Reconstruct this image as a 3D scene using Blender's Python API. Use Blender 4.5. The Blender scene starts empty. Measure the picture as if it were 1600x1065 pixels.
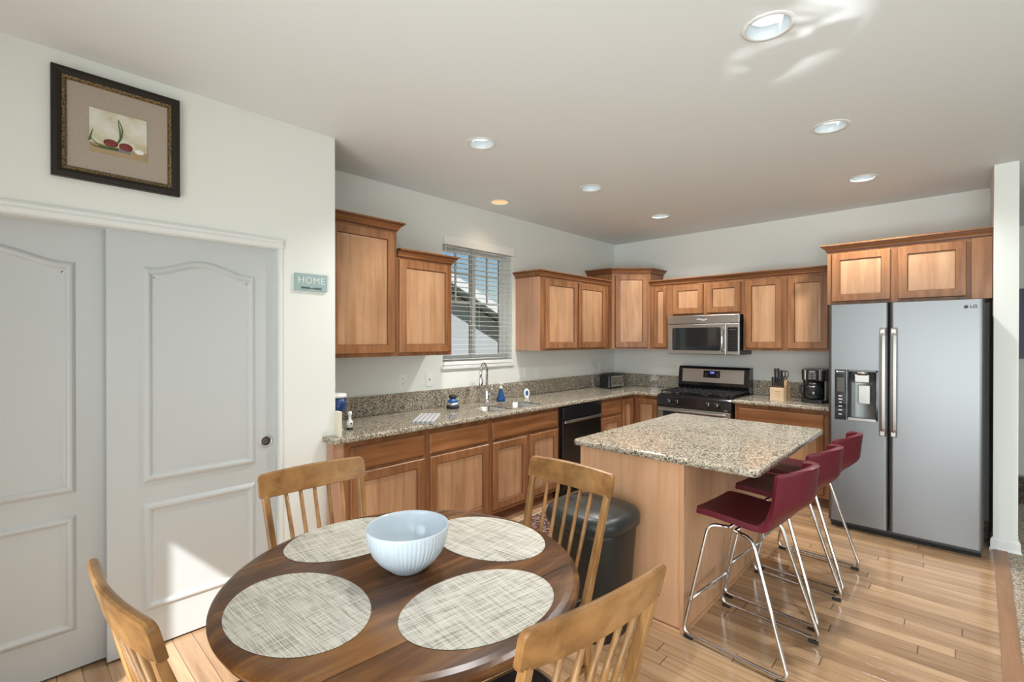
import bpy, bmesh, math, random
from mathutils import Vector, Matrix
random.seed(7)
SC = bpy.context.scene
COL = SC.collection
PI = math.pi

# ------------------------------------------------------------------ camera
FPX, YAW, PIT, CAMZ = 750.0, math.radians(43.17), math.radians(-0.218), 1.50
fw = Vector((-math.sin(YAW) * math.cos(PIT), math.cos(YAW) * math.cos(PIT), math.sin(PIT)))
rt = Vector((math.cos(YAW), math.sin(YAW), 0))
up = rt.cross(fw)
cam_d = bpy.data.cameras.new('camera')
cam_d.sensor_width = 36.0
cam_d.lens = 36.0 * FPX / 1600.0
cam_d.clip_start = 0.02
cam = bpy.data.objects.new('camera', cam_d)
COL.objects.link(cam)
mw = Matrix((rt, up, -fw)).transposed().to_4x4()
mw.translation = Vector((0, 0, CAMZ))
cam.matrix_world = mw
SC.camera = cam

# ------------------------------------------------------------------ view, world, sun, daylight
SC.view_settings.view_transform = 'Standard'
SC.view_settings.look = 'None'
SC.view_settings.gamma = 1.0
SC.view_settings.exposure = 0.0
SC.view_settings.use_curve_mapping = False
SC.cycles.use_denoising = True
SC.cycles.max_bounces = 10
SC.cycles.diffuse_bounces = 6
SC.cycles.sample_clamp_indirect = 6.0
SC.cycles.caustics_reflective = False
SC.cycles.caustics_refractive = False

world = bpy.data.worlds.new('sky')
SC.world = world
world.use_nodes = True
wn = world.node_tree
wn.nodes.clear()
w_out = wn.nodes.new('ShaderNodeOutputWorld')
w_bg = wn.nodes.new('ShaderNodeBackground')
w_sky = wn.nodes.new('ShaderNodeTexSky')
w_sky.sky_type = 'NISHITA'
w_sky.sun_disc = False
w_sky.sun_elevation = math.radians(40)
w_sky.sun_rotation = math.radians(143)
w_sky.air_density = 1.3
w_sky.dust_density = 0.2
w_sky.ozone_density = 4.0
w_bg.inputs['Strength'].default_value = 0.075
wn.links.new(w_sky.outputs[0], w_bg.inputs[0])
wn.links.new(w_bg.outputs[0], w_out.inputs[0])

SUN_DIR = Vector((-0.75, 1.0, -1.07)).normalized()
sun_d = bpy.data.lights.new('sun', 'SUN')
sun_d.energy = 7.2
sun_d.angle = math.radians(0.6)
sun_d.color = (1.0, 0.99, 0.98)
sun = bpy.data.objects.new('sun', sun_d)
COL.objects.link(sun)
sun.location = (4, -6, 8)
sun.rotation_euler = SUN_DIR.to_track_quat('-Z', 'Y').to_euler()


def area_light(name, loc, target, sx, sy, power, color, spread=180):
    d = bpy.data.lights.new(name, 'AREA')
    d.shape = 'RECTANGLE'
    d.size, d.size_y = sx, sy
    d.energy = power
    d.color = color
    d.spread = math.radians(spread)
    o = bpy.data.objects.new(name, d)
    COL.objects.link(o)
    o.location = loc
    o.rotation_euler = (Vector(target) - Vector(loc)).to_track_quat('-Z', 'Y').to_euler()
    return o


# area lamps: patio door daylight from behind the camera, then two added fills
area_light('patio_daylight', (0.1, -1.16, 1.28), (-0.5, 3.0, 1.45), 3.8, 2.3, 72, (0.90, 0.975, 1.0), 110)
area_light('living_fill', (4.15, 1.6, 1.45), (0.0, 2.6, 1.75), 3.6, 2.1, 98, (0.89, 0.965, 1.0))  # fill added before the solid living room wall to lift the window wall
area_light('ceiling_fill', (-0.6, -1.1, 0.45), (-0.9, 1.6, 2.74), 3.0, 0.8, 25, (0.95, 0.98, 1.0), 140)  # low lamp added to brighten the ceiling from below

# spotlight standing in for sunlight reflected onto the ceiling: a narrow rippled beam
rb = bpy.data.lights.new('reflected_sunbeam', 'SPOT')
rb.energy = 520
rb.spot_size = math.radians(9)
rb.spot_blend = 0.9
rb.shadow_soft_size = 0.012
rb.color = (0.93, 0.98, 1.0)
rb.use_nodes = True
rn = rb.node_tree
r_em = next(n for n in rn.nodes if n.type == 'EMISSION')
r_tc = rn.nodes.new('ShaderNodeTexCoord')
r_mp = rn.nodes.new('ShaderNodeMapping')
r_mp.inputs['Rotation'].default_value = (0, 0, math.radians(160))
r_mp.inputs['Location'].default_value = (0.3, 0.9, 0.37)
r_mp.inputs['Scale'].default_value = (10, 26, 1)
r_nz = rn.nodes.new('ShaderNodeTexNoise')
r_nz.inputs['Scale'].default_value = 1.0
r_nz.inputs['Detail'].default_value = 1.0
r_nz.inputs['Distortion'].default_value = 1.2
r_rp = rn.nodes.new('ShaderNodeValToRGB')
r_rp.color_ramp.elements[0].position = 0.50
r_rp.color_ramp.elements[1].position = 0.62
rn.links.new(r_tc.outputs['Normal'], r_mp.inputs['Vector'])
rn.links.new(r_mp.outputs[0], r_nz.inputs['Vector'])
rn.links.new(r_nz.outputs[0], r_rp.inputs[0])
rn.links.new(r_rp.outputs[0], r_em.inputs['Strength'])
rbo = bpy.data.objects.new('reflected_sunbeam', rb)
COL.objects.link(rbo)
rbo.location = (1.0, -0.1, 0.5)
rbo.rotation_euler = (Vector((-0.50, 2.22, 2.74)) - rbo.location).to_track_quat('-Z', 'Y').to_euler()

# ------------------------------------------------------------------ materials


class NT:
    def __init__(self, name):
        self.m = bpy.data.materials.new(name)
        self.m.use_nodes = True
        self.t = self.m.node_tree
        self.t.nodes.clear()
        self.out = self.t.nodes.new('ShaderNodeOutputMaterial')
        self.b = self.t.nodes.new('ShaderNodeBsdfPrincipled')
        self.t.links.new(self.b.outputs[0], self.out.inputs[0])

    def n(self, kind, **kw):
        nd = self.t.nodes.new(kind)
        for k, v in kw.items():
            if k.startswith('i_'):
                nd.inputs[k[2:].replace('_', ' ')].default_value = v
            else:
                setattr(nd, k, v)
        return nd

    def l(self, a, b):
        self.t.links.new(a, b)

    def set(self, **kw):
        for k, v in kw.items():
            self.b.inputs[k.replace('_', ' ')].default_value = v

    def coords(self, scale=(1, 1, 1), rnd=False, rot=(0, 0, 0)):
        tc = self.n('ShaderNodeTexCoord')
        mp = self.n('ShaderNodeMapping')
        mp.inputs['Scale'].default_value = scale
        mp.inputs['Rotation'].default_value = rot
        src = tc.outputs['Object']
        if rnd:
            oi = self.n('ShaderNodeObjectInfo')
            ml = self.n('ShaderNodeMath', operation='MULTIPLY')
            ml.inputs[1].default_value = 37.0
            self.l(oi.outputs['Random'], ml.inputs[0])
            ad = self.n('ShaderNodeVectorMath', operation='ADD')
            self.l(src, ad.inputs[0])
            self.l(ml.outputs[0], ad.inputs[1])
            src = ad.outputs[0]
        self.l(src, mp.inputs['Vector'])
        return mp.outputs[0]

    def noise(self, vec, scale=1.0, detail=4.0, rough=0.55, dist=0.0):
        nz = self.n('ShaderNodeTexNoise')
        nz.inputs['Scale'].default_value = scale
        nz.inputs['Detail'].default_value = detail
        nz.inputs['Roughness'].default_value = rough
        nz.inputs['Distortion'].default_value = dist
        self.l(vec, nz.inputs['Vector'])
        return nz.outputs[0]

    def ramp(self, fac, stops, interp='LINEAR'):
        r = self.n('ShaderNodeValToRGB')
        r.color_ramp.interpolation = interp
        el = r.color_ramp.elements
        while len(el) < len(stops):
            el.new(0.5)
        for e, (p, c) in zip(el, stops):
            e.position = p
            e.color = (*c, 1) if len(c) == 3 else c
        self.l(fac, r.inputs[0])
        return r.outputs[0]

    def mix(self, fac, a, b, blend='MIX'):
        m = self.n('ShaderNodeMix', data_type='RGBA', blend_type=blend)
        for sock, v in ((m.inputs[0], fac), (m.inputs[6], a), (m.inputs[7], b)):
            if isinstance(v, (int, float)):
                sock.default_value = v
            elif isinstance(v, tuple):
                sock.default_value = (*v, 1) if len(v) == 3 else v
            else:
                self.l(v, sock)
        return m.outputs[2]

    def math(self, op, a, b=None):
        m = self.n('ShaderNodeMath', operation=op)
        for i, v in enumerate((a, b)):
            if v is None:
                continue
            if isinstance(v, (int, float)):
                m.inputs[i].default_value = v
            else:
                self.l(v, m.inputs[i])
        return m.outputs[0]

    def bump(self, h, strength=0.2, dist=0.002):
        bp = self.n('ShaderNodeBump')
        bp.inputs['Strength'].default_value = strength
        bp.inputs['Distance'].default_value = dist
        self.l(h, bp.inputs['Height'])
        self.l(bp.outputs[0], self.b.inputs['Normal'])

    def color(self, sock):
        self.l(sock, self.b.inputs['Base Color'])


def s2l(r, g, b):
    f = lambda c: ((c / 255 + 0.055) / 1.055) ** 2.4 if c > 10 else c / 255 / 12.92
    return (f(r), f(g), f(b))


def plain(name, rgb, rough=0.5, metal=0.0, **kw):
    t = NT(name)
    t.set(Base_Color=(*rgb, 1), Roughness=rough, Metallic=metal, **kw)
    return t.m


def paint(name, rgb, rough=0.7, grain=260, strength=0.10):
    t = NT(name)
    v = t.coords()
    t.set(Base_Color=(*rgb, 1), Roughness=rough)
    t.bump(t.noise(v, grain, 2.0), strength, 0.002)
    return t.m


def wood(name, c0, c1, c2, scale=(28, 28, 1.6), blotch=0.35, rough=0.33, dist=0.6, coat=0.0, bl_scale=(3.0, 3.0, 1.6), rnd=True, spec=0.35):
    t = NT(name)
    v = t.coords(scale, rnd)
    g = t.noise(v, 1.0, 6.0, 0.6, dist)
    c = t.ramp(g, [(0.28, c0), (0.5, c1), (0.72, c2)])
    v2 = t.coords(bl_scale, rnd)
    bl = t.noise(v2, 1.0, 3.0, 0.55, 0.3)
    d = t.ramp(bl, [(0.3, (1 - blotch,) * 3), (0.62, (1.0, 1.0, 1.0))])
    c = t.mix(1.0, c, d, 'MULTIPLY')
    t.color(c)
    t.set(Roughness=rough, Coat_Weight=coat, Coat_Roughness=0.12, Specular_IOR_Level=spec)
    v3 = t.coords(tuple(s * 5 for s in scale), rnd)
    t.bump(t.noise(v3, 1.0, 2.0), 0.05, 0.001)
    return t.m


M = {}
M['wall'] = paint('wall_paint', (0.74, 0.755, 0.715))
M['ceiling'] = paint('ceiling_paint', (0.735, 0.765, 0.765))
M['trim'] = plain('white_trim_paint', (0.72, 0.735, 0.72), 0.35)
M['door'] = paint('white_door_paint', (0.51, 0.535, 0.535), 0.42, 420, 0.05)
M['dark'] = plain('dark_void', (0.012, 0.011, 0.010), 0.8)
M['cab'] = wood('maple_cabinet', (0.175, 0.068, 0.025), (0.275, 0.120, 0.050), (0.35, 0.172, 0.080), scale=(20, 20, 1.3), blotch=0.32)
M['cab_h'] = wood('maple_cabinet_crossgrain', (0.18, 0.066, 0.022), (0.28, 0.116, 0.044), (0.35, 0.162, 0.070), scale=(1.3, 20, 20), blotch=0.28, bl_scale=(1.6, 3, 3))
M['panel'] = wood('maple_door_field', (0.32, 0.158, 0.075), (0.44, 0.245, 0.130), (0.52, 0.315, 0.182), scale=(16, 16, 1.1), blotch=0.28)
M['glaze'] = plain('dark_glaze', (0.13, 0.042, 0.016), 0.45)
M['cab_side'] = wood('maple_cabinet_side', (0.42, 0.22, 0.135), (0.50, 0.28, 0.18), (0.56, 0.33, 0.22), scale=(16, 16, 1.0), blotch=0.15)
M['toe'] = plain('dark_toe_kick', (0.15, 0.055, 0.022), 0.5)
M['island'] = wood('natural_maple_panel', (0.57, 0.31, 0.165), (0.66, 0.38, 0.215), (0.71, 0.43, 0.255), scale=(14, 14, 0.9), blotch=0.12, rough=0.3)
M['chair'] = wood('golden_brown_chair_wood', (0.165, 0.072, 0.021), (0.31, 0.150, 0.050), (0.42, 0.228, 0.086), scale=(10, 10, 10), blotch=0.40, rough=0.3, dist=0.4, bl_scale=(5, 9, 9), coat=0.0)
M['chair_v'] = wood('golden_brown_chair_wood_upright', (0.19, 0.086, 0.026), (0.335, 0.168, 0.058), (0.44, 0.245, 0.098), scale=(26, 26, 2), blotch=0.30, rough=0.3, bl_scale=(5, 5, 4), coat=0.0)
M['table'] = wood('acacia_table_wood', (0.030, 0.0085, 0.002), (0.105, 0.038, 0.0095), (0.30, 0.135, 0.042), scale=(9, 1.1, 9), blotch=0.5, rough=0.27, dist=0.8, bl_scale=(8, 2.0, 8), coat=0.0, spec=0.4)
M['black_wood'] = plain('black_painted_wood', (0.018, 0.015, 0.013), 0.3)
M['seat_pad'] = plain('black_seat_vinyl', (0.016, 0.015, 0.016), 0.38)
M['trim_wood'] = wood('oak_transition_strip', (0.28, 0.145, 0.075), (0.34, 0.185, 0.10), (0.40, 0.22, 0.125), scale=(26, 1.5, 26), blotch=0.15, rough=0.4)


def granite(name, base, mid, dark, light):
    t = NT(name)
    v = t.coords()
    vo = t.n('ShaderNodeTexVoronoi')
    vo.inputs['Scale'].default_value = 135.0
    t.l(v, vo.inputs['Vector'])
    sp = t.n('ShaderNodeSeparateColor')
    t.l(vo.outputs['Color'], sp.inputs[0])
    c = t.ramp(sp.outputs[0], [(0.0, dark), (0.17, mid), (0.34, base), (0.62, light), (0.80, base), (0.92, mid)], 'CONSTANT')
    n2 = t.noise(v, 9.0, 4.0)
    c = t.mix(t.ramp(n2, [(0.35, (0, 0, 0)), (0.7, (0.45, 0.45, 0.45))]), c, base)
    vo2 = t.n('ShaderNodeTexVoronoi')
    vo2.inputs['Scale'].default_value = 330.0
    t.l(v, vo2.inputs['Vector'])
    sp2 = t.n('ShaderNodeSeparateColor')
    t.l(vo2.outputs['Color'], sp2.inputs[0])
    c = t.mix(t.ramp(sp2.outputs[1], [(0.0, (0.8, 0.8, 0.8)), (0.12, (0, 0, 0))], 'CONSTANT'), c, dark)
    t.color(c)
    t.set(Roughness=0.10, Specular_IOR_Level=0.55)
    return t.m


M['granite'] = granite('speckled_granite', (0.405, 0.355, 0.275), (0.20, 0.165, 0.12), (0.034, 0.028, 0.023), (0.54, 0.495, 0.41))


def floor_mat():
    t = NT('oak_plank_floor')
    tc = t.n('ShaderNodeTexCoord')
    sx = t.n('ShaderNodeSeparateXYZ')
    t.l(tc.outputs['Object'], sx.inputs[0])
    W, L = 0.083, 1.15
    yr = t.math('DIVIDE', sx.outputs[1], W)
    row = t.math('FLOOR', yr)
    wn1 = t.n('ShaderNodeTexWhiteNoise', noise_dimensions='1D')
    t.l(row, wn1.inputs['W'])
    xo = t.math('ADD', t.math('DIVIDE', sx.outputs[0], L), t.math('MULTIPLY', wn1.outputs[0], 13.7))
    pl = t.math('FLOOR', xo)
    cb = t.n('ShaderNodeCombineXYZ')
    t.l(row, cb.inputs[0])
    t.l(pl, cb.inputs[1])
    wn2 = t.n('ShaderNodeTexWhiteNoise', noise_dimensions='2D')
    t.l(cb.outputs[0], wn2.inputs['Vector'])
    rnd = wn2.outputs[0]
    off = t.n('ShaderNodeVectorMath', operation='SCALE')
    t.l(wn2.outputs['Color'], off.inputs[0])
    off.inputs['Scale'].default_value = 9.0
    ad = t.n('ShaderNodeVectorMath', operation='ADD')
    t.l(tc.outputs['Object'], ad.inputs[0])
    t.l(off.outputs[0], ad.inputs[1])
    mp = t.n('ShaderNodeMapping')
    mp.inputs['Scale'].default_value = (1.6, 24, 24)
    t.l(ad.outputs[0], mp.inputs['Vector'])
    g = t.noise(mp.outputs[0], 1.0, 6.0, 0.6, 0.8)
    c = t.ramp(g, [(0.25, (0.34, 0.20, 0.105)), (0.5, (0.50, 0.32, 0.18)), (0.75, (0.60, 0.405, 0.25))])
    tone = t.ramp(rnd, [(0.0, (0.72, 0.68, 0.64)), (0.5, (0.97, 0.96, 0.95)), (1.0, (1.16, 1.17, 1.18))])
    c = t.mix(1.0, c, tone, 'MULTIPLY')
    fy = t.math('FRACT', yr)
    ey = t.math('MULTIPLY', t.math('MINIMUM', fy, t.math('SUBTRACT', 1.0, fy)), W)
    fx = t.math('FRACT', xo)
    ex = t.math('MULTIPLY', t.math('MINIMUM', fx, t.math('SUBTRACT', 1.0, fx)), L)
    e = t.math('MINIMUM', t.math('MULTIPLY', ey, 1.6), ex)
    gap = t.ramp(t.math('DIVIDE', e, 0.0032), [(0.35, (0.22, 0.17, 0.13)), (0.9, (1, 1, 1))])
    c = t.mix(1.0, c, gap, 'MULTIPLY')
    t.color(c)
    t.set(Roughness=0.19, Specular_IOR_Level=0.55, Coat_Weight=0.35, Coat_Roughness=0.10)
    mp2 = t.n('ShaderNodeMapping')
    mp2.inputs['Scale'].default_value = (1.2, 5, 5)
    t.l(ad.outputs[0], mp2.inputs['Vector'])
    h = t.math('ADD', t.math('MULTIPLY', gap, 0.5), t.math('MULTIPLY', t.noise(mp2.outputs[0], 1.0, 2.0), 0.45))
    t.bump(h, 0.35, 0.0022)
    return t.m


M['floor'] = floor_mat()


def speckle(name, a, b, c, scale, rough=0.95, bump=0.8):
    t = NT(name)
    v = t.coords()
    n1 = t.noise(v, scale, 3.0, 0.7)
    t.color(t.ramp(n1, [(0.36, a), (0.5, b), (0.62, c)]))
    t.set(Roughness=rough, Specular_IOR_Level=0.1)
    t.bump(n1, bump, 0.01)
    return t.m


M['carpet'] = speckle('beige_carpet', (0.16, 0.12, 0.085), (0.42, 0.36, 0.28), (0.62, 0.56, 0.47), 95)


def steel(name, rgb, rough, brush=(2, 2, 240), strength=0.04):
    t = NT(name)
    v = t.coords(brush)
    n1 = t.noise(v, 1.0, 3.0)
    t.set(Base_Color=(*rgb, 1), Metallic=1.0)
    r = t.ramp(n1, [(0.3, (rough * (1 - 3 * strength),) * 3), (0.7, (rough * (1 + 3 * strength),) * 3)])
    t.l(r, t.b.inputs['Roughness'])
    if strength > 0:
        t.bump(n1, strength, 0.0006)
    return t.m


M['steel'] = steel('brushed_stainless', (0.185, 0.189, 0.192), 0.38, (2, 2, 240), 0.0)
M['steel_h'] = steel('brushed_stainless_band', (0.50, 0.485, 0.47), 0.30, (3, 3, 260), 0.006)
M['steel_sink'] = plain('sink_stainless', (0.58, 0.57, 0.54), 0.24, 1.0)
M['steel_cavity'] = plain('dispenser_lining', (0.16, 0.17, 0.165), 0.35, 0.8)
M['handle'] = plain('satin_handle_steel', (0.34, 0.325, 0.31), 0.36, 1.0)
M['steel_dk'] = steel('black_stainless', (0.085, 0.083, 0.085), 0.30)
M['chrome'] = plain('chrome', (0.72, 0.72, 0.73), 0.07, 1.0)
M['nickel'] = plain('brushed_nickel', (0.50, 0.48, 0.46), 0.22, 1.0)
M['nickel_lt'] = plain('satin_nickel', (0.62, 0.61, 0.60), 0.3, 0.7)
M['bronze'] = plain('dark_pull_cup', (0.075, 0.068, 0.062), 0.4)
M['black_gloss'] = plain('black_gloss', (0.010, 0.010, 0.011), 0.10)
M['black_satin'] = plain('black_satin', (0.014, 0.014, 0.015), 0.32)
M['black_matte'] = plain('black_matte', (0.016, 0.016, 0.016), 0.62)
M['black_glass'] = plain('black_glass', (0.012, 0.016, 0.018), 0.05, 0.0, Specular_IOR_Level=0.8)
M['bin'] = plain('charcoal_bin_plastic', (0.011, 0.013, 0.013), 0.42)
M['bin_lid'] = plain('charcoal_bin_lid_plastic', (0.016, 0.021, 0.021), 0.36)
M['leather'] = NT('burgundy_leather')
_t = M['leather']
_t.set(Base_Color=(0.098, 0.0055, 0.0145, 1), Roughness=0.40, Specular_IOR_Level=0.42)
_t.bump(_t.noise(_t.coords(), 330, 2.0), 0.10, 0.001)
M['leather'] = _t.m
M['white_plastic'] = plain('white_plastic', (0.80, 0.80, 0.77), 0.3)
M['cream'] = plain('cream_card', (0.70, 0.66, 0.55), 0.6)
M['reflector'] = plain('lamp_reflector', (0.62, 0.68, 0.70), 0.3)
M['navy'] = plain('navy_blue_plastic', (0.012, 0.045, 0.16), 0.25)
M['blue'] = plain('bright_blue_plastic', (0.02, 0.10, 0.34), 0.25)
M['blue_soap'] = plain('blue_soap_bottle', (0.010, 0.065, 0.22), 0.12)
M['grey_metal'] = plain('silver_band', (0.45, 0.47, 0.50), 0.25, 0.8)
M['ceramic'] = None
M['birch'] = wood('pale_birch', (0.60, 0.43, 0.27), (0.68, 0.51, 0.34), (0.74, 0.58, 0.41), scale=(30, 30, 3), blotch=0.1, rough=0.5)
M['birch_dk'] = wood('birch_side', (0.36, 0.22, 0.12), (0.44, 0.29, 0.16), (0.52, 0.36, 0.21), scale=(30, 30, 3), blotch=0.1, rough=0.5)
M['grey_mark'] = plain('grey_print', (0.06, 0.06, 0.065), 0.5)
M['white_mark'] = plain('white_print', (0.65, 0.65, 0.66), 0.5)
M['sign_teal'] = paint('teal_sign_paint', (0.30, 0.415, 0.405), 0.7, 90, 0.1)


def emit(name, rgb, st):
    m = bpy.data.materials.new(name)
    m.use_nodes = True
    t = m.node_tree
    t.nodes.clear()
    o = t.nodes.new('ShaderNodeOutputMaterial')
    e = t.nodes.new('ShaderNodeEmission')
    e.inputs[0].default_value = (*rgb, 1)
    e.inputs[1].default_value = st
    t.links.new(e.outputs[0], o.inputs[0])
    return m


M['lamp_white'] = emit('lit_lamp_white', (0.97, 1.0, 1.0), 1.1)
M['lamp_warm'] = emit('lit_lamp_warm', (1.0, 0.68, 0.36), 1.0)
M['display_blue'] = emit('lit_blue_display', (0.05, 0.10, 0.75), 0.5)
M['display_digit'] = emit('lit_display_digit', (0.35, 0.50, 1.0), 1.2)

_t = NT('white_ribbed_ceramic')
_v = _t.coords()
_t.set(Base_Color=(0.53, 0.60, 0.66, 1), Roughness=0.16, Coat_Weight=0.2)
M['ceramic'] = _t.m


def placemat_mat():
    t = NT('woven_placemat')
    a = t.noise(t.coords((9, 260, 1), True), 1.0, 3.0, 0.6)
    b = t.noise(t.coords((260, 9, 1), True), 1.0, 3.0, 0.6)
    s = t.math('ADD', t.math('MULTIPLY', a, 0.58), t.math('MULTIPLY', b, 0.42))
    c = t.ramp(s, [(0.36, (0.19, 0.17, 0.135)), (0.45, (0.36, 0.34, 0.285)), (0.52, (0.53, 0.51, 0.45)), (0.64, (0.62, 0.605, 0.54))])
    t.color(c)
    t.set(Roughness=0.6)
    wv = t.coords((420, 420, 1))
    ck = t.n('ShaderNodeTexChecker')
    ck.inputs['Scale'].default_value = 1.0
    t.l(wv, ck.inputs['Vector'])
    t.bump(ck.outputs['Fac'], 0.3, 0.0008)
    return t.m


M['placemat'] = placemat_mat()


def rug_mat():
    t = NT('persian_rug')
    v = t.coords((7, 7, 7))
    vo = t.n('ShaderNodeTexVoronoi', feature='F1')
    vo.inputs['Scale'].default_value = 2.2
    t.l(v, vo.inputs['Vector'])
    nz = t.noise(v, 5.0, 4.0, 0.6, 1.5)
    ring = t.math('FRACT', t.math('ADD', t.math('MULTIPLY', vo.outputs['Distance'], 2.2), t.math('MULTIPLY', nz, 1.6)))
    s = t.math('ADD', t.math('MULTIPLY', ring, 0.62), t.math('MULTIPLY', nz, 0.35))
    c = t.ramp(s, [(0.0, (0.012, 0.012, 0.022)), (0.36, (0.16, 0.035, 0.020)), (0.46, (0.012, 0.013, 0.028)), (0.56, (0.46, 0.38, 0.28)), (0.66, (0.20, 0.06, 0.03)), (0.78, (0.015, 0.015, 0.03))], 'CONSTANT')
    t.color(c)
    t.set(Roughness=0.95)
    t.bump(nz, 0.4, 0.004)
    return t.m


M['rug'] = rug_mat()
M['rug_edge'] = plain('rug_border_cream', (0.42, 0.36, 0.27), 0.95)

# ------------------------------------------------------------------ mesh helpers


class MB:
    """collects geometry for ONE mesh object"""

    def __init__(self):
        self.v, self.f, self.mi, self.sm = [], [], [], []

    def add(self, vs, fs, mat=0, smooth=False):
        o = len(self.v)
        self.v += [tuple(p) for p in vs]
        for f in fs:
            self.f.append(tuple(i + o for i in f))
            self.mi.append(mat)
            self.sm.append(smooth)
        return self

    def box(self, x0, x1, y0, y1, z0, z1, mat=0, bev=0.0):
        if bev > 0:
            bm = bmesh.new()
            bmesh.ops.create_cube(bm, size=1)
            for v in bm.verts:
                v.co = ((x0 + x1) / 2 + v.co.x * (x1 - x0), (y0 + y1) / 2 + v.co.y * (y1 - y0), (z0 + z1) / 2 + v.co.z * (z1 - z0))
            bmesh.ops.bevel(bm, geom=bm.edges[:], offset=bev, segments=2, affect='EDGES', profile=0.5)
            bm.verts.index_update()
            self.add([v.co[:] for v in bm.verts], [[v.index for v in f.verts] for f in bm.faces], mat)
            bm.free()
            return self
        vs = [(x, y, z) for x in (x0, x1) for y in (y0, y1) for z in (z0, z1)]
        self.add(vs, [(0, 1, 3, 2), (4, 6, 7, 5), (0, 4, 5, 1), (2, 3, 7, 6), (0, 2, 6, 4), (1, 5, 7, 3)], mat)
        return self

    def loft(self, loops, mat=0, smooth=False, cap0=True, cap1=True, closed=True, mats=None):
        """loops: list of same-length point lists"""
        n = len(loops[0])
        o = len(self.v)
        for lp in loops:
            self.v += [tuple(p) for p in lp]
        for k in range(len(loops) - 1):
            mm = mats[k] if mats else mat
            for i in range(n if closed else n - 1):
                j = (i + 1) % n
                self.f.append((o + k * n + i, o + k * n + j, o + (k + 1) * n + j, o + (k + 1) * n + i))
                self.mi.append(mm)
                self.sm.append(smooth)
        if cap0:
            self.f.append(tuple(o + i for i in reversed(range(n))))
            self.mi.append(mats[0] if mats else mat)
            self.sm.append(False)
        if cap1:
            self.f.append(tuple(o + (len(loops) - 1) * n + i for i in range(n)))
            self.mi.append(mats[-1] if mats else mat)
            self.sm.append(False)
        return self

    def lathe(self, prof, c=(0, 0, 0), n=40, mat=0, smooth=True, axis='z', mats=None, cap=True):
        loops = []
        for r, h in prof:
            lp = []
            for i in range(n):
                a = 2 * PI * i / n
                r_ = max(r, 1e-5)
                if axis == 'z':
                    lp.append((c[0] + r_ * math.cos(a), c[1] + r_ * math.sin(a), c[2] + h))
                elif axis == 'y':
                    lp.append((c[0] + r_ * math.cos(a), c[1] + h, c[2] - r_ * math.sin(a)))
                else:
                    lp.append((c[0] + h, c[1] + r_ * math.cos(a), c[2] + r_ * math.sin(a)))
            loops.append(lp)
        return self.loft(loops, mat, smooth, cap, cap, True, mats)

    def tube(self, pts, r, n=10, mat=0, smooth=True, cap=True):
        """round tube along a polyline; r a number or list"""
        P = [Vector(p) for p in pts]
        rs = r if isinstance(r, (list, tuple)) else [r] * len(P)
        loops = []
        prev = None
        for i, p in enumerate(P):
            if i == 0:
                d = P[1] - P[0]
            elif i == len(P) - 1:
                d = P[-1] - P[-2]
            else:
                d = (P[i + 1] - p).normalized() + (p - P[i - 1]).normalized()
            d.normalize()
            if prev is None:
                a = Vector((0, 0, 1)) if abs(d.z) < 0.9 else Vector((1, 0, 0))
                u = d.cross(a).normalized()
            else:
                u = (prev - d * prev.dot(d)).normalized()
            w = d.cross(u)
            prev = u
            loops.append([tuple(p + (u * math.cos(2 * PI * k / n) + w * math.sin(2 * PI * k / n)) * rs[i]) for k in range(n)])
        return self.loft(loops, mat, smooth, cap, cap)

    def prism(self, poly, z0, z1, mat=0):
        """vertical prism of a ccw xy polygon"""
        return self.loft([[(x, y, z0) for x, y in poly], [(x, y, z1) for x, y in poly]], mat)

    def xform(self, fn):
        self.v = [tuple(fn(*p)) for p in self.v]
        return self

    def shift(self, d):
        return self.xform(lambda x, y, z: (x + d[0], y + d[1], z + d[2]))

    def build(self, name, mats, parent=None, loc=None, fix=True, auto=None):
        me = bpy.data.meshes.new(name)
        me.from_pydata(self.v, [], self.f)
        if not isinstance(mats, (list, tuple)):
            mats = [mats]
        for m in mats:
            me.materials.append(m)
        me.polygons.foreach_set('material_index', self.mi)
        me.polygons.foreach_set('use_smooth', self.sm)
        if fix:
            bm = bmesh.new()
            bm.from_mesh(me)
            bmesh.ops.recalc_face_normals(bm, faces=bm.faces[:])
            bm.to_mesh(me)
            bm.free()
        me.update()
        o = bpy.data.objects.new(name, me)
        COL.objects.link(o)
        if parent is not None:
            o.parent = parent
        if loc is not None:
            o.location = loc
        return o


def fillet(pts, r, n=6):
    """round the corners of a 3-D polyline"""
    P = [Vector(p) for p in pts]
    out = [P[0]]
    for i in range(1, len(P) - 1):
        a, b, c = P[i - 1], P[i], P[i + 1]
        rr = min(r, (a - b).length * 0.49, (c - b).length * 0.49)
        s, e = b + (a - b).normalized() * rr, b + (c - b).normalized() * rr
        for k in range(n + 1):
            t = k / n
            out.append(s * (1 - t) ** 2 + b * 2 * t * (1 - t) + e * t ** 2)
    out.append(P[-1])
    return out


def offset_poly(P, d, closed=True):
    """offset a 2-D polyline to its left by d with mitred corners (ccw polygon: inwards)"""
    n = len(P)
    out = []
    for i in range(n):
        p = Vector(P[i])
        a = Vector(P[i - 1]) if (i > 0 or closed) else None
        b = Vector(P[(i + 1) % n]) if (i < n - 1 or closed) else None
        ns = []
        if a is not None and (p - a).length > 1e-9:
            t = (p - a).normalized()
            ns.append(Vector((-t.y, t.x)))
        if b is not None and (b - p).length > 1e-9:
            t = (b - p).normalized()
            ns.append(Vector((-t.y, t.x)))
        m = sum(ns, Vector((0, 0)))
        m.normalize()
        k = d / max(0.3, m.dot(ns[0]))
        out.append((p.x + m.x * k, p.y + m.y * k))
    return out


def rect(x0, x1, y0, y1):
    return [(x0, y0), (x1, y0), (x1, y1), (x0, y1)]


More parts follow.
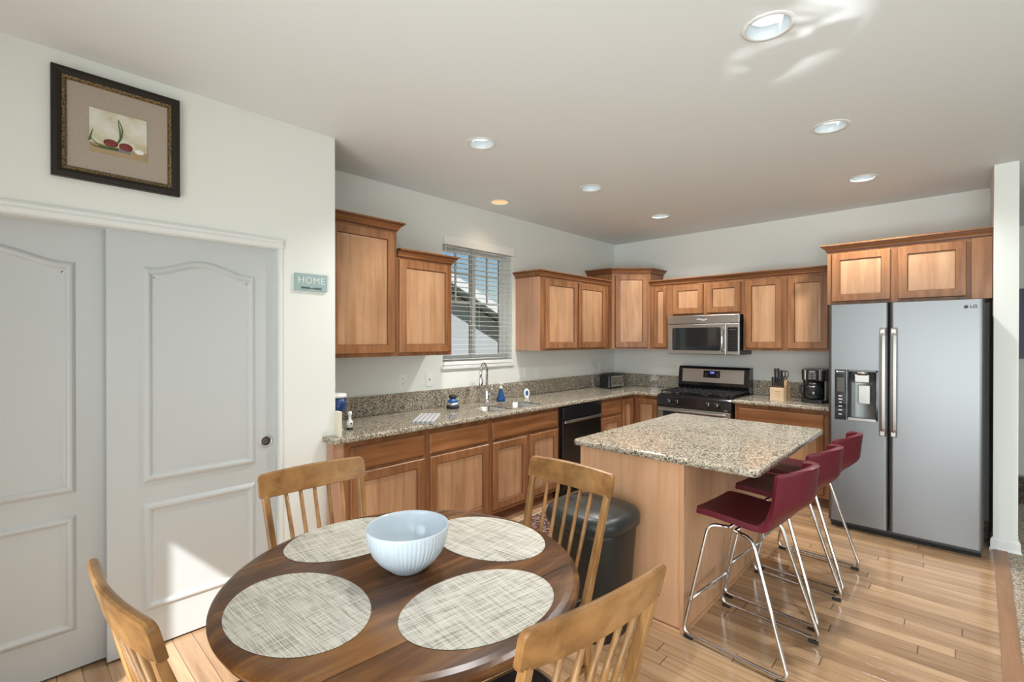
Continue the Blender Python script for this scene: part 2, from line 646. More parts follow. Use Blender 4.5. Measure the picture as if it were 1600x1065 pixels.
def rrect(x0, x1, y0, y1, r, n=5):
    out = []
    for cx, cy, a0 in ((x1 - r, y0 + r, -PI / 2), (x1 - r, y1 - r, 0), (x0 + r, y1 - r, PI / 2), (x0 + r, y0 + r, PI)):
        for k in range(n + 1):
            a = a0 + PI / 2 * k / n
            out.append((cx + r * math.cos(a), cy + r * math.sin(a)))
    return out


def round_poly(P, radii, n=6):
    """fillet the corners of a 2-D polygon"""
    out = []
    m = len(P)
    for i in range(m):
        a, b, c = Vector(P[i - 1]), Vector(P[i]), Vector(P[(i + 1) % m])
        r = radii[i] if isinstance(radii, (list, tuple)) else radii
        if r <= 0:
            out.append(tuple(b))
            continue
        s, e = b + (a - b).normalized() * r, b + (c - b).normalized() * r
        for k in range(n + 1):
            t = k / n
            out.append(tuple(s * (1 - t) ** 2 + b * 2 * t * (1 - t) + e * t ** 2))
    return out


def empty(name, loc, label, cat, rz=0.0, group=None):
    o = bpy.data.objects.new(name, None)
    COL.objects.link(o)
    o.location = loc
    o.rotation_euler = (0, 0, rz)
    o.empty_display_size = 0.05
    return tag(o, label, cat, group)


def tag(o, label, cat, group=None, kind=None):
    o['label'] = label
    o['category'] = cat
    if group:
        o['group'] = group
    if kind:
        o['kind'] = kind
    return o


def struct(o, label, cat):
    o['kind'] = 'structure'
    o['label'] = label
    o['category'] = cat
    return o


def copy_tree(o, parent=None):
    c = o.copy()
    COL.objects.link(c)
    if parent is not None:
        c.parent = parent
    for ch in list(o.children):
        copy_tree(ch, c)
    return c


def text(name, body, size, mat, parent, loc, rot, extrude=0.001, align='CENTER', spacing=1.0, offset=0.0):
    cu = bpy.data.curves.new(name, 'FONT')
    cu.body = body
    cu.size = size
    cu.extrude = extrude
    cu.align_x = align
    cu.align_y = 'CENTER'
    cu.space_character = spacing
    cu.offset = offset
    cu.materials.append(mat)
    tmp = bpy.data.objects.new(name, cu)
    COL.objects.link(tmp)
    bpy.context.view_layer.update()
    me = bpy.data.meshes.new_from_object(tmp.evaluated_get(bpy.context.evaluated_depsgraph_get()))
    bpy.data.objects.remove(tmp)
    me.name = name
    o = bpy.data.objects.new(name, me)
    COL.objects.link(o)
    o.parent = parent
    o.location = loc
    o.rotation_euler = rot
    return o


def cut(o, cutters):
    """boolean-subtract boxes/cylinders (MB) from object o and bake the result"""
    tmp = []
    for mb in cutters:
        c = mb.build('cutter', [M['wall']])
        md = o.modifiers.new('b', 'BOOLEAN')
        md.operation = 'DIFFERENCE'
        md.solver = 'EXACT'
        md.object = c
        tmp.append(c)
    bpy.context.view_layer.update()
    dg = bpy.context.evaluated_depsgraph_get()
    me = bpy.data.meshes.new_from_object(o.evaluated_get(dg))
    o.modifiers.clear()
    o.data = me
    for c in tmp:
        d = c.data
        bpy.data.objects.remove(c)
        bpy.data.meshes.remove(d)
    return o


# ------------------------------------------------------------------ room shell
XW, YB, XC, H = -3.35, 5.56, -2.835, 2.74
YE = 1.42          # where the closet wall ends
XR0, XR1, YR = 0.163, 0.287, 4.85   # stub wall beside the fridge
YF = -1.20         # wall with the patio doors, behind the camera

struct(MB().box(-4.4, 0.20, -1.5, 8.0, -0.06, 0.0).build('floor', M['floor']), 'honey oak plank floor of the kitchen and dining area', 'floor')
struct(MB().box(0.20, 4.4, -1.5, 8.0, -0.06, 0.004).build('floor_carpet', M['carpet']), 'speckled beige carpet at the right edge, past the stub wall', 'carpet')
s0, s1 = (0.075, 1.0), (0.172, 5.4)
trim = MB().loft([[(0.060, -1.2, 0.0), (0.128, -1.2, 0.0), (0.128, -1.2, 0.010), (0.060, -1.2, 0.010)], [(0.166, 4.835, 0.0), (0.236, 4.835, 0.0), (0.236, 4.835, 0.010), (0.166, 4.835, 0.010)]])
struct(trim.build('trim_1', M['trim_wood']), 'brown wooden transition strip between plank floor and carpet', 'trim')

LIGHTS = [(-0.565, 2.09), (-0.565, 3.32), (-0.565, 4.55), (-2.228, 2.09), (-2.228, 3.325), (-2.228, 4.56), (-3.06, 3.10)]
ceil = MB().box(-4.4, 4.4, -1.5, 8.0, H, H + 0.02).build('ceiling', M['ceiling'])
cut(ceil, [MB().lathe([(0.078, -0.1), (0.078, 0.1)], (x, y, H), 32) for x, y in LIGHTS])
struct(ceil, 'smooth pale greige ceiling with recessed lights', 'ceiling')

struct(MB().box(XC - 0.10, XC, YF - 0.1, -0.46, 0, H).box(XC - 0.10, XC, 1.09, YE, 0, H).box(XC - 0.10, XC, -0.46, 1.09, 2.022, H)
       .build('wall_left', M['wall']), 'greige wall over and beside the white closet doors', 'wall')
struct(MB().box(XW - 0.15, XC - 0.10, YE - 0.12, YE, 0, H).build('wall_left_return', M['wall']), 'short return behind the closet wall corner', 'wall')
WY0, WY1, WZ0, WZ1 = 2.675, 3.575, 1.262, 2.40
struct(MB().box(XW - 0.17, XW, YE - 0.02, WY0, 0, H).box(XW - 0.17, XW, WY1, YB + 0.15, 0, H)
       .box(XW - 0.17, XW, WY0, WY1, 0, WZ0).box(XW - 0.17, XW, WY0, WY1, WZ1, H).build('wall_window', M['wall']),
       'pale greige wall with the kitchen window above the sink', 'wall')
struct(MB().box(XW - 0.17, XR0, YB, YB + 0.15, 0, H).build('wall_back', M['wall']), 'pale wall behind the range and fridge', 'wall')
struct(MB().box(XR0, XR1, YR, YB + 0.15, 0, H).build('wall_right', M['wall']), 'narrow end of the stub wall right of the fridge', 'wall')
struct(MB().box(XR1 - 0.2, 4.4, 7.70, 7.85, 0, H).build('wall_hall', M['wall']), 'far hall wall seen past the stub wall at the right edge', 'wall')
# wall behind the camera with the patio door opening; solid wall on the living room side
struct(MB().box(-3.0, -1.53, YF - 0.1, YF, 0, H).box(-1.53, -0.33, YF - 0.1, YF, 2.50, H).box(-0.33, 4.4, YF - 0.1, YF, 0, H)
       .build('wall_front', M['wall']), 'wall with the patio door behind the viewer', 'wall')
struct(MB().box(4.25, 4.4, YF, 8.0, 0, H).build('wall_living', M['wall']), 'living room side wall out of view', 'wall')
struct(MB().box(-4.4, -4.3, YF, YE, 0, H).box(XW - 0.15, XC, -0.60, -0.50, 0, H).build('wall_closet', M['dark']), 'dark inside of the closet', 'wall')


def baseboard(name, path, label):
    """path: polyline with the wall on its right, room on its left"""
    prof = [(0.0, 0.0), (0.020, 0.0), (0.020, 0.012), (0.013, 0.022), (0.013, 0.072), (0.009, 0.082), (0.004, 0.090), (0.0, 0.092)]
    loops = []
    for d, z in prof:
        loops.append([(x, y, z) for x, y in offset_poly(path, d, False)])
    o = MB().loft(loops, closed=False, cap0=False, cap1=False).build(name, M['trim'])
    return struct(o, label, 'baseboard')


baseboard('baseboard_right', [(XR1, 5.5), (XR1, YR), (XR0, YR), (XR0, 5.0)][::-1][::-1], 'white baseboard wrapping the end of the stub wall')
baseboard('baseboard_hall', [(4.2, 7.70), (XR1 - 0.2, 7.70)][::-1][::-1], 'white baseboard along the far hall wall')
baseboard('baseboard_left', [(XC, YE), (XC, 1.125)], 'white baseboard piece between closet door and cabinet end')

# ------------------------------------------------------------------ closet doors
tr = MB()
prof = [(0.0, 0.0), (0.0, 0.012), (0.010, 0.016), (0.018, 0.014), (0.030, 0.019), (0.046, 0.015), (0.052, 0.011), (0.052, 0.0)]
loops = [[(XC + d, y, 2.066 - q) for (q, d) in prof] for y in (-0.52, 1.104)]
tr.loft(loops)
struct(tr.build('trim_2', M['trim']), 'white moulded head casing over the closet doors', 'trim')
struct(MB().box(XC - 0.10, XC + 0.006, 1.084, 1.104, 0, 2.014).build('trim_3', M['trim']), 'white jamb strip at the right of the closet doors', 'trim')


def arch_panel(y0, y1, z0, z1, rise):
    """panel outline in (y, z), ccw seen from +X with y to the right: arched top when rise > 0"""
    P = [(y0, z0), (y1, z0), (y1, z1)]
    if rise > 0:
        n = 20
        for k in range(1, n):
            t = k / n
            y = y1 + (y0 - y1) * t
            u = abs(2 * t - 1)
            z = z1 + rise * (0.5 + 0.5 * math.cos(PI * min(1.0, u / 0.92))) * (1 if u < 0.92 else 0)
            P.append((y, z))
    P.append((y0, z1))
    return P


def closet_door(name, xface, y0, y1, label, pull):
    th = 0.036
    d = empty(name, (xface - th / 2, (y0 + y1) / 2, 0), label, 'door')
    d['kind'] = 'structure'
    mb = MB().box(xface - th, xface, y0, y1, 0.012, 2.018)
    for (z0, z1, rise) in ((0.19, 0.705, 0), (0.81, 1.845, 0.055)):
        P = arch_panel(y0 + 0.135, y1 - 0.117, z0, z1, rise)
        prof = [(-0.002, 0.0), (0.004, 0.006), (0.012, 0.012), (0.020, 0.0135), (0.028, 0.010), (0.034, 0.003), (0.040, 0.0015), (0.048, 0.0015)]
        lp = [[(xface + h, y, z) for y, z in offset_poly(P, q)] for q, h in prof]
        mb.loft(lp, cap0=False, cap1=True)
    mb.shift((-(xface - th / 2), -(y0 + y1) / 2, 0))
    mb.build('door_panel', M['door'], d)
    if pull:
        lo = ((th / 2), pull - (y0 + y1) / 2, 0.925)
        ring = MB().lathe([(0.035, 0.0), (0.035, 0.003), (0.032, 0.005), (0.0255, 0.004), (0.0245, 0.001)], lo, 32, axis='x', cap=False).build('finger_pull', M['nickel_lt'], d)
        MB().lathe([(0.0250, 0.0010), (0.012, 0.0013), (0.0001, 0.0014)], lo, 32, axis='x').build('recess_cup', M['bronze'], ring)
        g = MB().box(-0.012, 0.034, -0.036, 0.0, 0.0, 0.030, bev=0.004).shift((0, y0 - (y0 + y1) / 2 + 0.10, 0)).build('floor_guide', M['cream'], d)
    return d


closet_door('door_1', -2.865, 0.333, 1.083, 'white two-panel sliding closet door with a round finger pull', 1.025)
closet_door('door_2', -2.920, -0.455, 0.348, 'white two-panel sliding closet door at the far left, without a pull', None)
struct(MB().box(XC - 0.095, XC - 0.002, -0.46, 1.09, 2.010, 2.03).build('trim_4', M['trim']), 'white track head above the closet doors', 'trim')

# ------------------------------------------------------------------ kitchen window, blind and outside
xg = XW - 0.125
win = empty('window_1', (xg, (WY0 + WY1) / 2, WZ0), 'white sliding kitchen window above the sink', 'window')
win['kind'] = 'structure'
oy, oz = (WY0 + WY1) / 2, WZ0
hw, hh = (WY1 - WY0) / 2, WZ1 - WZ0
fr = MB()
for (a, b, c, d) in ((-hw, -hw + 0.045, 0, hh), (hw - 0.045, hw, 0, hh), (-hw + 0.045, hw - 0.045, 0, 0.045), (-hw + 0.045, hw - 0.045, hh - 0.045, hh)):
    fr.box(-0.03, 0.03, a, b, c, d)
fr.build('window_frame', M['trim'], win)
for s, (a, b) in enumerate(((-hw + 0.045, 0.03), (-0.005, hw - 0.045))):
    x = -0.012 if s == 0 else 0.012
    sash = MB()
    st = 0.042
    for (p, q, c, d) in ((a, a + st, 0.045, hh - 0.045), (b - st, b, 0.045, hh - 0.045), (a + st, b - st, 0.045, 0.045 + st), (a + st, b - st, hh - 0.045 - st, hh - 0.045)):
        sash.box(x - 0.010, x + 0.010, p, q, c, d)
    sh = sash.build('sash', M['trim'], win)
    mu = MB()
    ym = (a + b) / 2
    for zz in (0.585, 0.86):
        mu.box(x - 0.006, x + 0.006, a + st, b - st, zz - 0.009, zz + 0.009)
    mu.box(x - 0.0055, x + 0.0055, ym - 0.009, ym + 0.009, 0.585, hh - 0.045 - st)
    mu.build('muntin', M['trim'], sh)
    g = NT('window_glass')
    g.set(Base_Color=(1, 1, 1, 1), Roughness=0.0, Transmission_Weight=1.0, IOR=1.0, Specular_IOR_Level=0.3)
    MB().box(x - 0.001, x + 0.001, a + st, b - st, 0.045 + st, hh - 0.045 - st).build('pane', g.m, sh)
MB().box(-0.02, 0.02, 0.018, 0.030, 0.50, 0.56).build('latch', M['white_plastic'], win)
struct(MB().box(XW - 0.10, XW + 0.022, WY0 - 0.012, WY1 + 0.012, WZ0 - 0.030, WZ0, bev=0.003).build('trim_5', M['trim']), 'white sill board under the kitchen window', 'sill')

bl = empty('window_blind', (XW + 0.005, oy, 2.39), 'white horizontal slat blind, lowered and open, on the kitchen window', 'blind')
zt = 2.39
MB().box(-0.048, 0.020, -hw + 0.004, hw + 0.008, -0.050, 0.030, bev=0.003).build('valance', M['white_plastic'], bl)
sl = MB()
nsl = 24
z_lo, z_hi = 1.320 - zt, -0.060
for k in range(nsl):
    z = z_lo + (z_hi - z_lo) * k / (nsl - 1)
    xs = [-0.046 + 0.052 * i / 4 for i in range(5)]
    top = [(x, 0.0012 * (1 - ((i - 2) / 2) ** 2)) for i, x in enumerate(xs)]
    lp = [(x, z + h) for x, h in top] + [(x, z + h - 0.0022) for x, h in reversed(top)]
    sl.loft([[(x, -hw + 0.012, zz) for x, zz in lp], [(x, hw - 0.012, zz) for x, zz in lp]])
sl.build('slats', M['white_plastic'], bl)
MB().box(-0.046, 0.008, -hw + 0.010, hw - 0.010, 1.266 - zt, 1.298 - zt, bev=0.004).build('bottom_rail', M['white_plastic'], bl)
for yy in (-0.36, -0.02, 0.36):
    MB().tube([(0.007, yy, -0.05), (0.007, yy, 1.28 - zt)], 0.0012, 6).build('ladder_cord', M['white_plastic'], bl)
MB().tube([(0.014, -hw + 0.02, -0.03), (0.016, -hw + 0.022, -0.55)], 0.004, 8).build('tilt_wand', M['white_plastic'], bl)

# neighbouring house and yard
sid = NT('white_lap_siding')
_v = sid.coords((0, 0, 7.5))
wv = sid.n('ShaderNodeTexWave', wave_type='BANDS', bands_direction='Z', wave_profile='SAW')
wv.inputs['Scale'].default_value = 0.5
sid.l(_v, wv.inputs['Vector'])
sid.set(Base_Color=(0.50, 0.53, 0.56, 1), Roughness=0.7)
sid.bump(wv.outputs['Fac'], 0.5, 0.02)
M['siding'] = sid.m
M['shingle'] = speckle('grey_roof_shingle', (0.27, 0.30, 0.35), (0.33, 0.36, 0.42), (0.38, 0.41, 0.47), 30, 0.9, 0.3)
M['yard'] = speckle('dry_lawn', (0.20, 0.20, 0.09), (0.30, 0.28, 0.14), (0.36, 0.33, 0.19), 3, 0.95, 0.3)
struct(MB().box(-30, -3.55, -20, 30, -0.6, -0.5).box(-3.55, 20, -20, -1.3, -0.6, -0.5).build('ground', M['yard']), 'dry lawn outside the kitchen window', 'ground')
hs = empty('neighbour_house', (-9.5, 7.6, -0.5), 'white sided neighbouring house with a grey roof, seen through the kitchen window', 'house')
hb = MB()
hb.loft([[(0.0, y, z) for y, z in ((-6.0, 0), (2.2, 0), (2.2, 2.35), (-1.9, 4.15), (-6.0, 2.35))], [(-7.0, y, z) for y, z in ((-6.0, 0), (2.2, 0), (2.2, 2.35), (-1.9, 4.15), (-6.0, 2.35))]])
hb.build('house_wall', M['siding'], hs)
rf = MB()
for (ya, za, yb, zb) in ((-1.9, 4.20, 2.75, 2.16), (-1.9, 4.20, -6.6, 2.16)):
    rf.loft([[(0.55, ya, za), (0.55, yb, zb), (0.55, yb, zb + 0.12), (0.55, ya, za + 0.12)], [(-7.4, ya, za), (-7.4, yb, zb), (-7.4, yb, zb + 0.12), (-7.4, ya, za + 0.12)]])
roof = rf.build('roof', M['shingle'], hs)
fa = MB()
for (ya, za, yb, zb) in ((-1.9, 4.20, 2.80, 2.14), (-1.9, 4.20, -6.65, 2.14)):
    fa.loft([[(0.55, ya, za - 0.10), (0.55, yb, zb - 0.10), (0.55, yb, zb + 0.14), (0.55, ya, za + 0.14)], [(0.59, ya, za - 0.10), (0.59, yb, zb - 0.10), (0.59, yb, zb + 0.14), (0.59, ya, za + 0.14)]])
fa.build('fascia', M['trim'], roof)
leaf = speckle('green_foliage', (0.06, 0.10, 0.03), (0.16, 0.22, 0.08), (0.30, 0.36, 0.18), 9, 0.8, 0.3)
tree = empty('yard_tree', (-8.4, 9.6, -0.5), 'leafy green tree beside the neighbouring house, seen through the window', 'tree')
MB().tube([(0, 0, 0), (0.05, 0, 1.0), (0.0, 0.05, 1.8)], [0.09, 0.07, 0.04], 8).build('trunk', M['toe'], tree)
cr = MB()
rr = random.Random(3)
for k in range(420):
    a, b, q = rr.uniform(0, 2 * PI), rr.uniform(-1, 1), rr.uniform(0.5, 1.0) ** 0.5
    c = Vector((math.cos(a) * math.sqrt(1 - b * b) * 0.75 * q, math.sin(a) * math.sqrt(1 - b * b) * 0.75 * q, 1.75 + b * 0.85 * q))
    u = Vector((rr.uniform(-1, 1), rr.uniform(-1, 1), rr.uniform(-1, 1))).normalized() * 0.10
    w = u.cross(Vector((rr.uniform(-1, 1), rr.uniform(-1, 1), rr.uniform(-1, 1)))).normalized() * 0.06
    cr.add([c - u, c + w, c + u, c - w], [(0, 1, 2, 3)])
cr.build('crown', leaf, tree)

# ------------------------------------------------------------------ cabinets
CABM = [M['cab'], M['glaze'], M['panel']]


def front_mesh(w, h, style='door', th=0.020):
    """door or drawer front: x 0..w, z 0..h, back at y=0, face at y=-th"""
    mb = MB()
    P = rect(0, w, 0, h)
    if style == 'door':
        s = min(0.058, w * 0.26)
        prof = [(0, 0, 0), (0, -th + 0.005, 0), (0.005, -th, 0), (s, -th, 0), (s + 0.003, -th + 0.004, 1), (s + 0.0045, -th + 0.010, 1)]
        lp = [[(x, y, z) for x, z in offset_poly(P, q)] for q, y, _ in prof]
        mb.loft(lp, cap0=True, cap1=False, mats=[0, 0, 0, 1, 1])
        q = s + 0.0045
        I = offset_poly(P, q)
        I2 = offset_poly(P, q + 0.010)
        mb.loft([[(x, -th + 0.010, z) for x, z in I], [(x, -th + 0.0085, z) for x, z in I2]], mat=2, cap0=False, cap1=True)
    else:
        prof = [(0, 0), (0, -th + 0.010), (0.004, -th + 0.004), (0.012, -th + 0.001), (0.016, -th)]
        lp = [[(x, y, z) for x, z in offset_poly(P, q)] for q, y in prof]
        mb.loft(lp, mat=0)
    return mb


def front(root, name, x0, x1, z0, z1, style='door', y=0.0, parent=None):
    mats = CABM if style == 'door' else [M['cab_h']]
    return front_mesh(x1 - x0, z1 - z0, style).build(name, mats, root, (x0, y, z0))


def crown(root, path, z0, h=0.062, out=0.048):
    """crown moulding on a polyline whose left is the outside"""
    prof = [(0.0, 0.0), (0.004, 0.0), (0.006, 0.006), (0.011, 0.009), (0.014, 0.020), (0.026, 0.034), (0.036, 0.041), (0.038, 0.048), (out, 0.051), (out, h), (-0.01, h), (-0.01, 0.0)]
    lp = [[(x, y, z0 + z) for x, y in offset_poly(path, d, False)] for d, z in prof]
    return MB().loft(lp, closed=False, cap0=False, cap1=False, mats=[0, 1, 1, 0, 0, 0, 1, 1, 0, 0, 0]).build('crown_moulding', [M['cab_h'], M['glaze']], root)


def upper(name, loc, rz, w, z0, z1, depth, doors, label, crown_path=None, side=None):
    root = empty(name, (loc[0], loc[1], z0), label, 'cabinet', rz)
    mb = MB().box(0, w, 0.0, depth - 0.002, 0, z1 - z0)
    mb.build('carcass', M['cab'], root)
    if side:
        MB().box(-0.003, 0.0, 0.003, depth - 0.004, 0.001, z1 - z0).build('end_panel', M['cab_side'], root)
    for (a, b, c, d) in doors:
        front(root, 'door', a, b, c - z0, d - z0)
    if crown_path:
        crown(root, crown_path, z1 - z0)
    return root


R90 = PI / 2
XU = -3.02
# tall cabinet beside the closet corner
upper('wall_cabinet', (XU, 1.425, 0), R90, 0.560, 1.375, 2.285, 0.33, [(0.035, 0.535, 1.400, 2.272)],
      'taller single-door maple wall cabinet nearest the closet wall', [(0.56, 0.33), (0.56, 0), (0, 0)])
upper('wall_cabinet', (XU, 1.987, 0), R90, 0.515, 1.375, 2.10, 0.33, [(0.014, 0.500, 1.400, 2.087)],
      'shorter single-door maple wall cabinet left of the window', [(0.515, 0.33), (0.515, 0), (0, 0)])
upper('wall_cabinet', (XU, 3.625, 0), R90, 1.24, 1.385, 2.118, 0.33, [(0.066, 0.602, 1.405, 2.100), (0.632, 1.150, 1.405, 2.100)],
      'two-door maple wall cabinet between the window and the corner', [(1.24, 0), (0, 0), (0, 0.33)], side=True)
# diagonal corner cabinet
A, B = Vector((-3.00, 4.915)), Vector((-2.675, 5.225))
cc = empty('corner_wall_cabinet', (A.x, A.y, 1.385), 'tall diagonal maple wall cabinet in the room corner', 'cabinet')
poly = [(0, 0), (B.x - A.x, B.y - A.y), (B.x - A.x, YB - 0.002 - A.y), (XW + 0.002 - A.x, YB - 0.002 - A.y), (XW + 0.002 - A.x, 0)]
MB().prism(poly, 0, 0.885).build('carcass', M['cab'], cc)
dirv = (B - A)
dd = front_mesh(dirv.length - 0.07, 0.85, 'door').build('door', CABM, cc, (dirv.normalized().x * 0.035 + 0.0007, dirv.normalized().y * 0.035 - 0.0007, 0.018))
dd.rotation_euler = (0, 0, math.atan2(dirv.y, dirv.x))
crown(cc, [(B.x - A.x, YB - A.y), (B.x - A.x, B.y - A.y), (0, 0), (XW - A.x, 0)], 0.885)
# back wall run
YU = 5.23
upper('wall_cabinet', (-2.672, YU, 0), 0, 0.216, 1.385, 2.118, 0.33, [(0.046, 0.205, 1.405, 2.098)],
      'narrow single-door maple wall cabinet between the corner and the microwave', [(0.216, 0), (0.0, 0)])
upper('wall_cabinet', (-2.455, YU, 0), 0, 0.812, 1.758, 2.118, 0.33, [(0.062, 0.402, 1.780, 2.098), (0.443, 0.790, 1.780, 2.098)],
      'short two-door maple wall cabinet above the microwave', [(0.812, 0), (0, 0)])
upper('wall_cabinet', (-1.642, YU, 0), 0, 0.765, 1.385, 2.118, 0.33, [(0.021, 0.361, 1.408, 2.098), (0.406, 0.742, 1.408, 2.098)],
      'two-door maple wall cabinet between the microwave and the fridge', [(0.765, 0), (0, 0)])
fc = upper('wall_cabinet', (-0.862, 4.95, 0), 0, 1.022, 1.800, 2.252, 0.60, [(0.034, 0.436, 1.822, 2.236), (0.484, 0.884, 1.822, 2.236)],
           'deep two-door maple cabinet above the fridge', [(1.022, 0), (0, 0), (0, 0.60)])
MB().box(0.912, 1.020, -0.010, 0.0, 0.0, 0.45).build('filler_strip', M['cab'], fc)


def base_cab(name, loc, rz, w, depth, drawers, doors, label, hollow=False):
    root = empty(name, (loc[0], loc[1], 0), label, 'cabinet', rz)
    cb_ = MB()
    if hollow:
        cb_.box(0, w, 0, 0.019, 0.10, 0.872).box(0, 0.018, 0.019, depth, 0.10, 0.872).box(w - 0.018, w, 0.019, depth, 0.10, 0.872).box(0, w, 0.019, depth, 0.10, 0.12)
    else:
        cb_.box(0, w, 0, depth, 0.10, 0.872)
    cb_.build('carcass', M['cab'], root)
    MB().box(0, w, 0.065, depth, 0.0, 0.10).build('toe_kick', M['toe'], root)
    for (a, b, c, d) in drawers:
        front(root, 'drawer_front', a, b, c, d, 'drawer')
    for (a, b, c, d) in doors:
        front(root, 'door', a, b, c, d)
    return root


XB = -2.74
D_ = XB - XW - 0.003
b1 = base_cab('base_cabinet', (XB, 1.425, 0), R90, 0.615, D_, [(0.039, 0.591, 0.692, 0.836)], [(0.039, 0.591, 0.130, 0.672)],
              'maple base cabinet at the closet end of the sink counter')
MB().box(-0.064, 0.0, 0.0, 0.085, 0.0, 0.872).build('end_panel', M['cab_side'], b1)
base_cab('base_cabinet', (XB, 2.041, 0), R90, 0.617, D_, [(0.025, 0.592, 0.692, 0.836)], [(0.025, 0.592, 0.130, 0.672)],
         'maple base cabinet with one drawer, second from the closet end')
base_cab('base_cabinet', (XB, 2.659, 0), R90, 0.893, D_, [(0.024, 0.867, 0.692, 0.836)], [(0.024, 0.433, 0.130, 0.672), (0.475, 0.867, 0.130, 0.672)],
         'double-door maple base cabinet under the sink', hollow=True)
base_cab('base_cabinet', (XB, 4.232, 0), R90, 0.44, D_, [(0.028, 0.406, 0.692, 0.836)], [(0.028, 0.406, 0.130, 0.672)],
         'narrow maple drawer cabinet between the dishwasher and the corner')
# corner base cabinet (L shaped)
lb = empty('corner_base_cabinet', (XB, 4.673, 0), 'L-shaped maple corner base cabinet beside the range', 'cabinet')
L = [(0, 0), (0, 0.275), (0.317, 0.275), (0.317, YB - 4.673 - 0.003), (XW - XB + 0.003, YB - 4.673 - 0.003), (XW - XB + 0.003, 0)]
MB().prism(L, 0.10, 0.872).build('carcass', M['cab'], lb)
L2 = [(-0.065, 0), (-0.065, 0.34), (0.317, 0.34), (0.317, YB - 4.673 - 0.003), (XW - XB + 0.003, YB - 4.673 - 0.003), (XW - XB + 0.003, 0)]
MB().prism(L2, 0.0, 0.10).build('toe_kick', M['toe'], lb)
d1 = front(lb, 'door', 0, 0.225, 0.130, 0.836)
d1.rotation_euler = (0, 0, R90)
d1.location = (0, 0.028, 0.130)
front(lb, 'door', 0.024, 0.296, 0.130, 0.836, y=0.275)
base_cab('base_cabinet', (-1.630, 4.945, 0), 0, 0.79, YB - 4.945 - 0.003, [(0.030, 0.750, 0.692, 0.836)], [(0.030, 0.370, 0.130, 0.672), (0.410, 0.750, 0.130, 0.672)],
         'maple base cabinet between the range and the fridge')


# ------------------------------------------------------------------ granite worktops
def slab_mesh(poly, z0, z1, r=0.012):
    lv = [(r, z0), (0.003, z0 + 0.004), (0.0, z0 + r), (0.0, z1 - r), (0.0035, z1 - 0.0045), (r, z1)]
    return MB().loft([[(x, y, z) for x, y in offset_poly(poly, q)] for q, z in lv])


ZT0, ZT1 = 0.874, 0.910
wt = empty('worktop', (-2.9, 3.0, ZT0), 'long L-shaped speckled granite worktop with the sink, under the window', 'worktop')
Lp = [(-2.690, 1.335), (-2.690, 4.895), (-2.424, 4.895), (-2.424, YB - 0.002), (XW + 0.002, YB - 0.002), (XW + 0.002, 1.424), (XC + 0.002, 1.424), (XC + 0.002, 1.335)]
Lp = round_poly(Lp, [0.04, 0.03, 0, 0, 0, 0, 0, 0])
mbw = slab_mesh(Lp, ZT0, ZT1).shift((2.9, -3.0, -ZT0))
wo = mbw.build('worktop_slab', M['granite'], wt)
SK = (-3.13, -2.775, 2.715, 3.395)
holes = [MB().prism([(x + 2.9, y - 3.0) for x, y in rrect(SK[0], SK[1], a, b, 0.06)], -0.1, 0.1) for a, b in ((SK[2], 3.00), (3.03, SK[3]))]
wo.parent = None
cut(wo, holes)
wo.parent = wt
bs = MB().box(XW + 0.001, XW + 0.021, 1.424, YB - 0.001, ZT1, 1.062, bev=0.003).box(XW + 0.02, -2.424, YB - 0.021, YB - 0.001, ZT1, 1.062, bev=0.003).shift((2.9, -3.0, -ZT0))
bs.build('backsplash', M['granite'], wt)
rw = empty('worktop', (-1.23, 5.2, ZT0), 'short granite worktop between the range and the fridge', 'worktop')
rp = [(-0.838, 4.892), (-0.838, YB - 0.002), (-1.638, YB - 0.002), (-1.638, 4.892)]
slab_mesh(rp, ZT0, ZT1).shift((1.23, -5.2, -ZT0)).build('worktop_slab', M['granite'], rw)
MB().box(-1.638, -0.838, YB - 0.021, YB - 0.001, ZT1, 1.062, bev=0.003).shift((1.23, -5.2, -ZT0)).build('backsplash', M['granite'], rw)

# sink
sk = empty('sink', (-2.95, 3.05, 0.70), 'stainless double-bowl sink set into the granite under the window', 'sink')


def basin(a, b, z0):
    mb = MB()
    P = rrect(SK[0], SK[1], a, b, 0.06)
    lv = [(0.0008, ZT1 - 0.016), (0.002, ZT1 - 0.012), (0.004, ZT1 - 0.014), (0.010, z0 + 0.04), (0.022, z0 + 0.010), (0.045, z0)]
    mb.loft([[(x, y, z) for x, y in offset_poly(P, q)] for q, z in lv], smooth=True, cap0=False)
    return mb.shift((2.95, -3.05, -0.70))


for a, b, z0 in ((SK[2], 3.00, 0.70), (3.03, SK[3], 0.68)):
    bo = basin(a, b, z0).build('basin', M['steel_sink'], sk)
    MB().lathe([(0.042, 0.001), (0.040, 0.004), (0.030, 0.003), (0.012, 0.0015)], (-0.01, (a + b) / 2 - 3.05, z0 - 0.70), 24).build('drain', M['chrome'], bo)

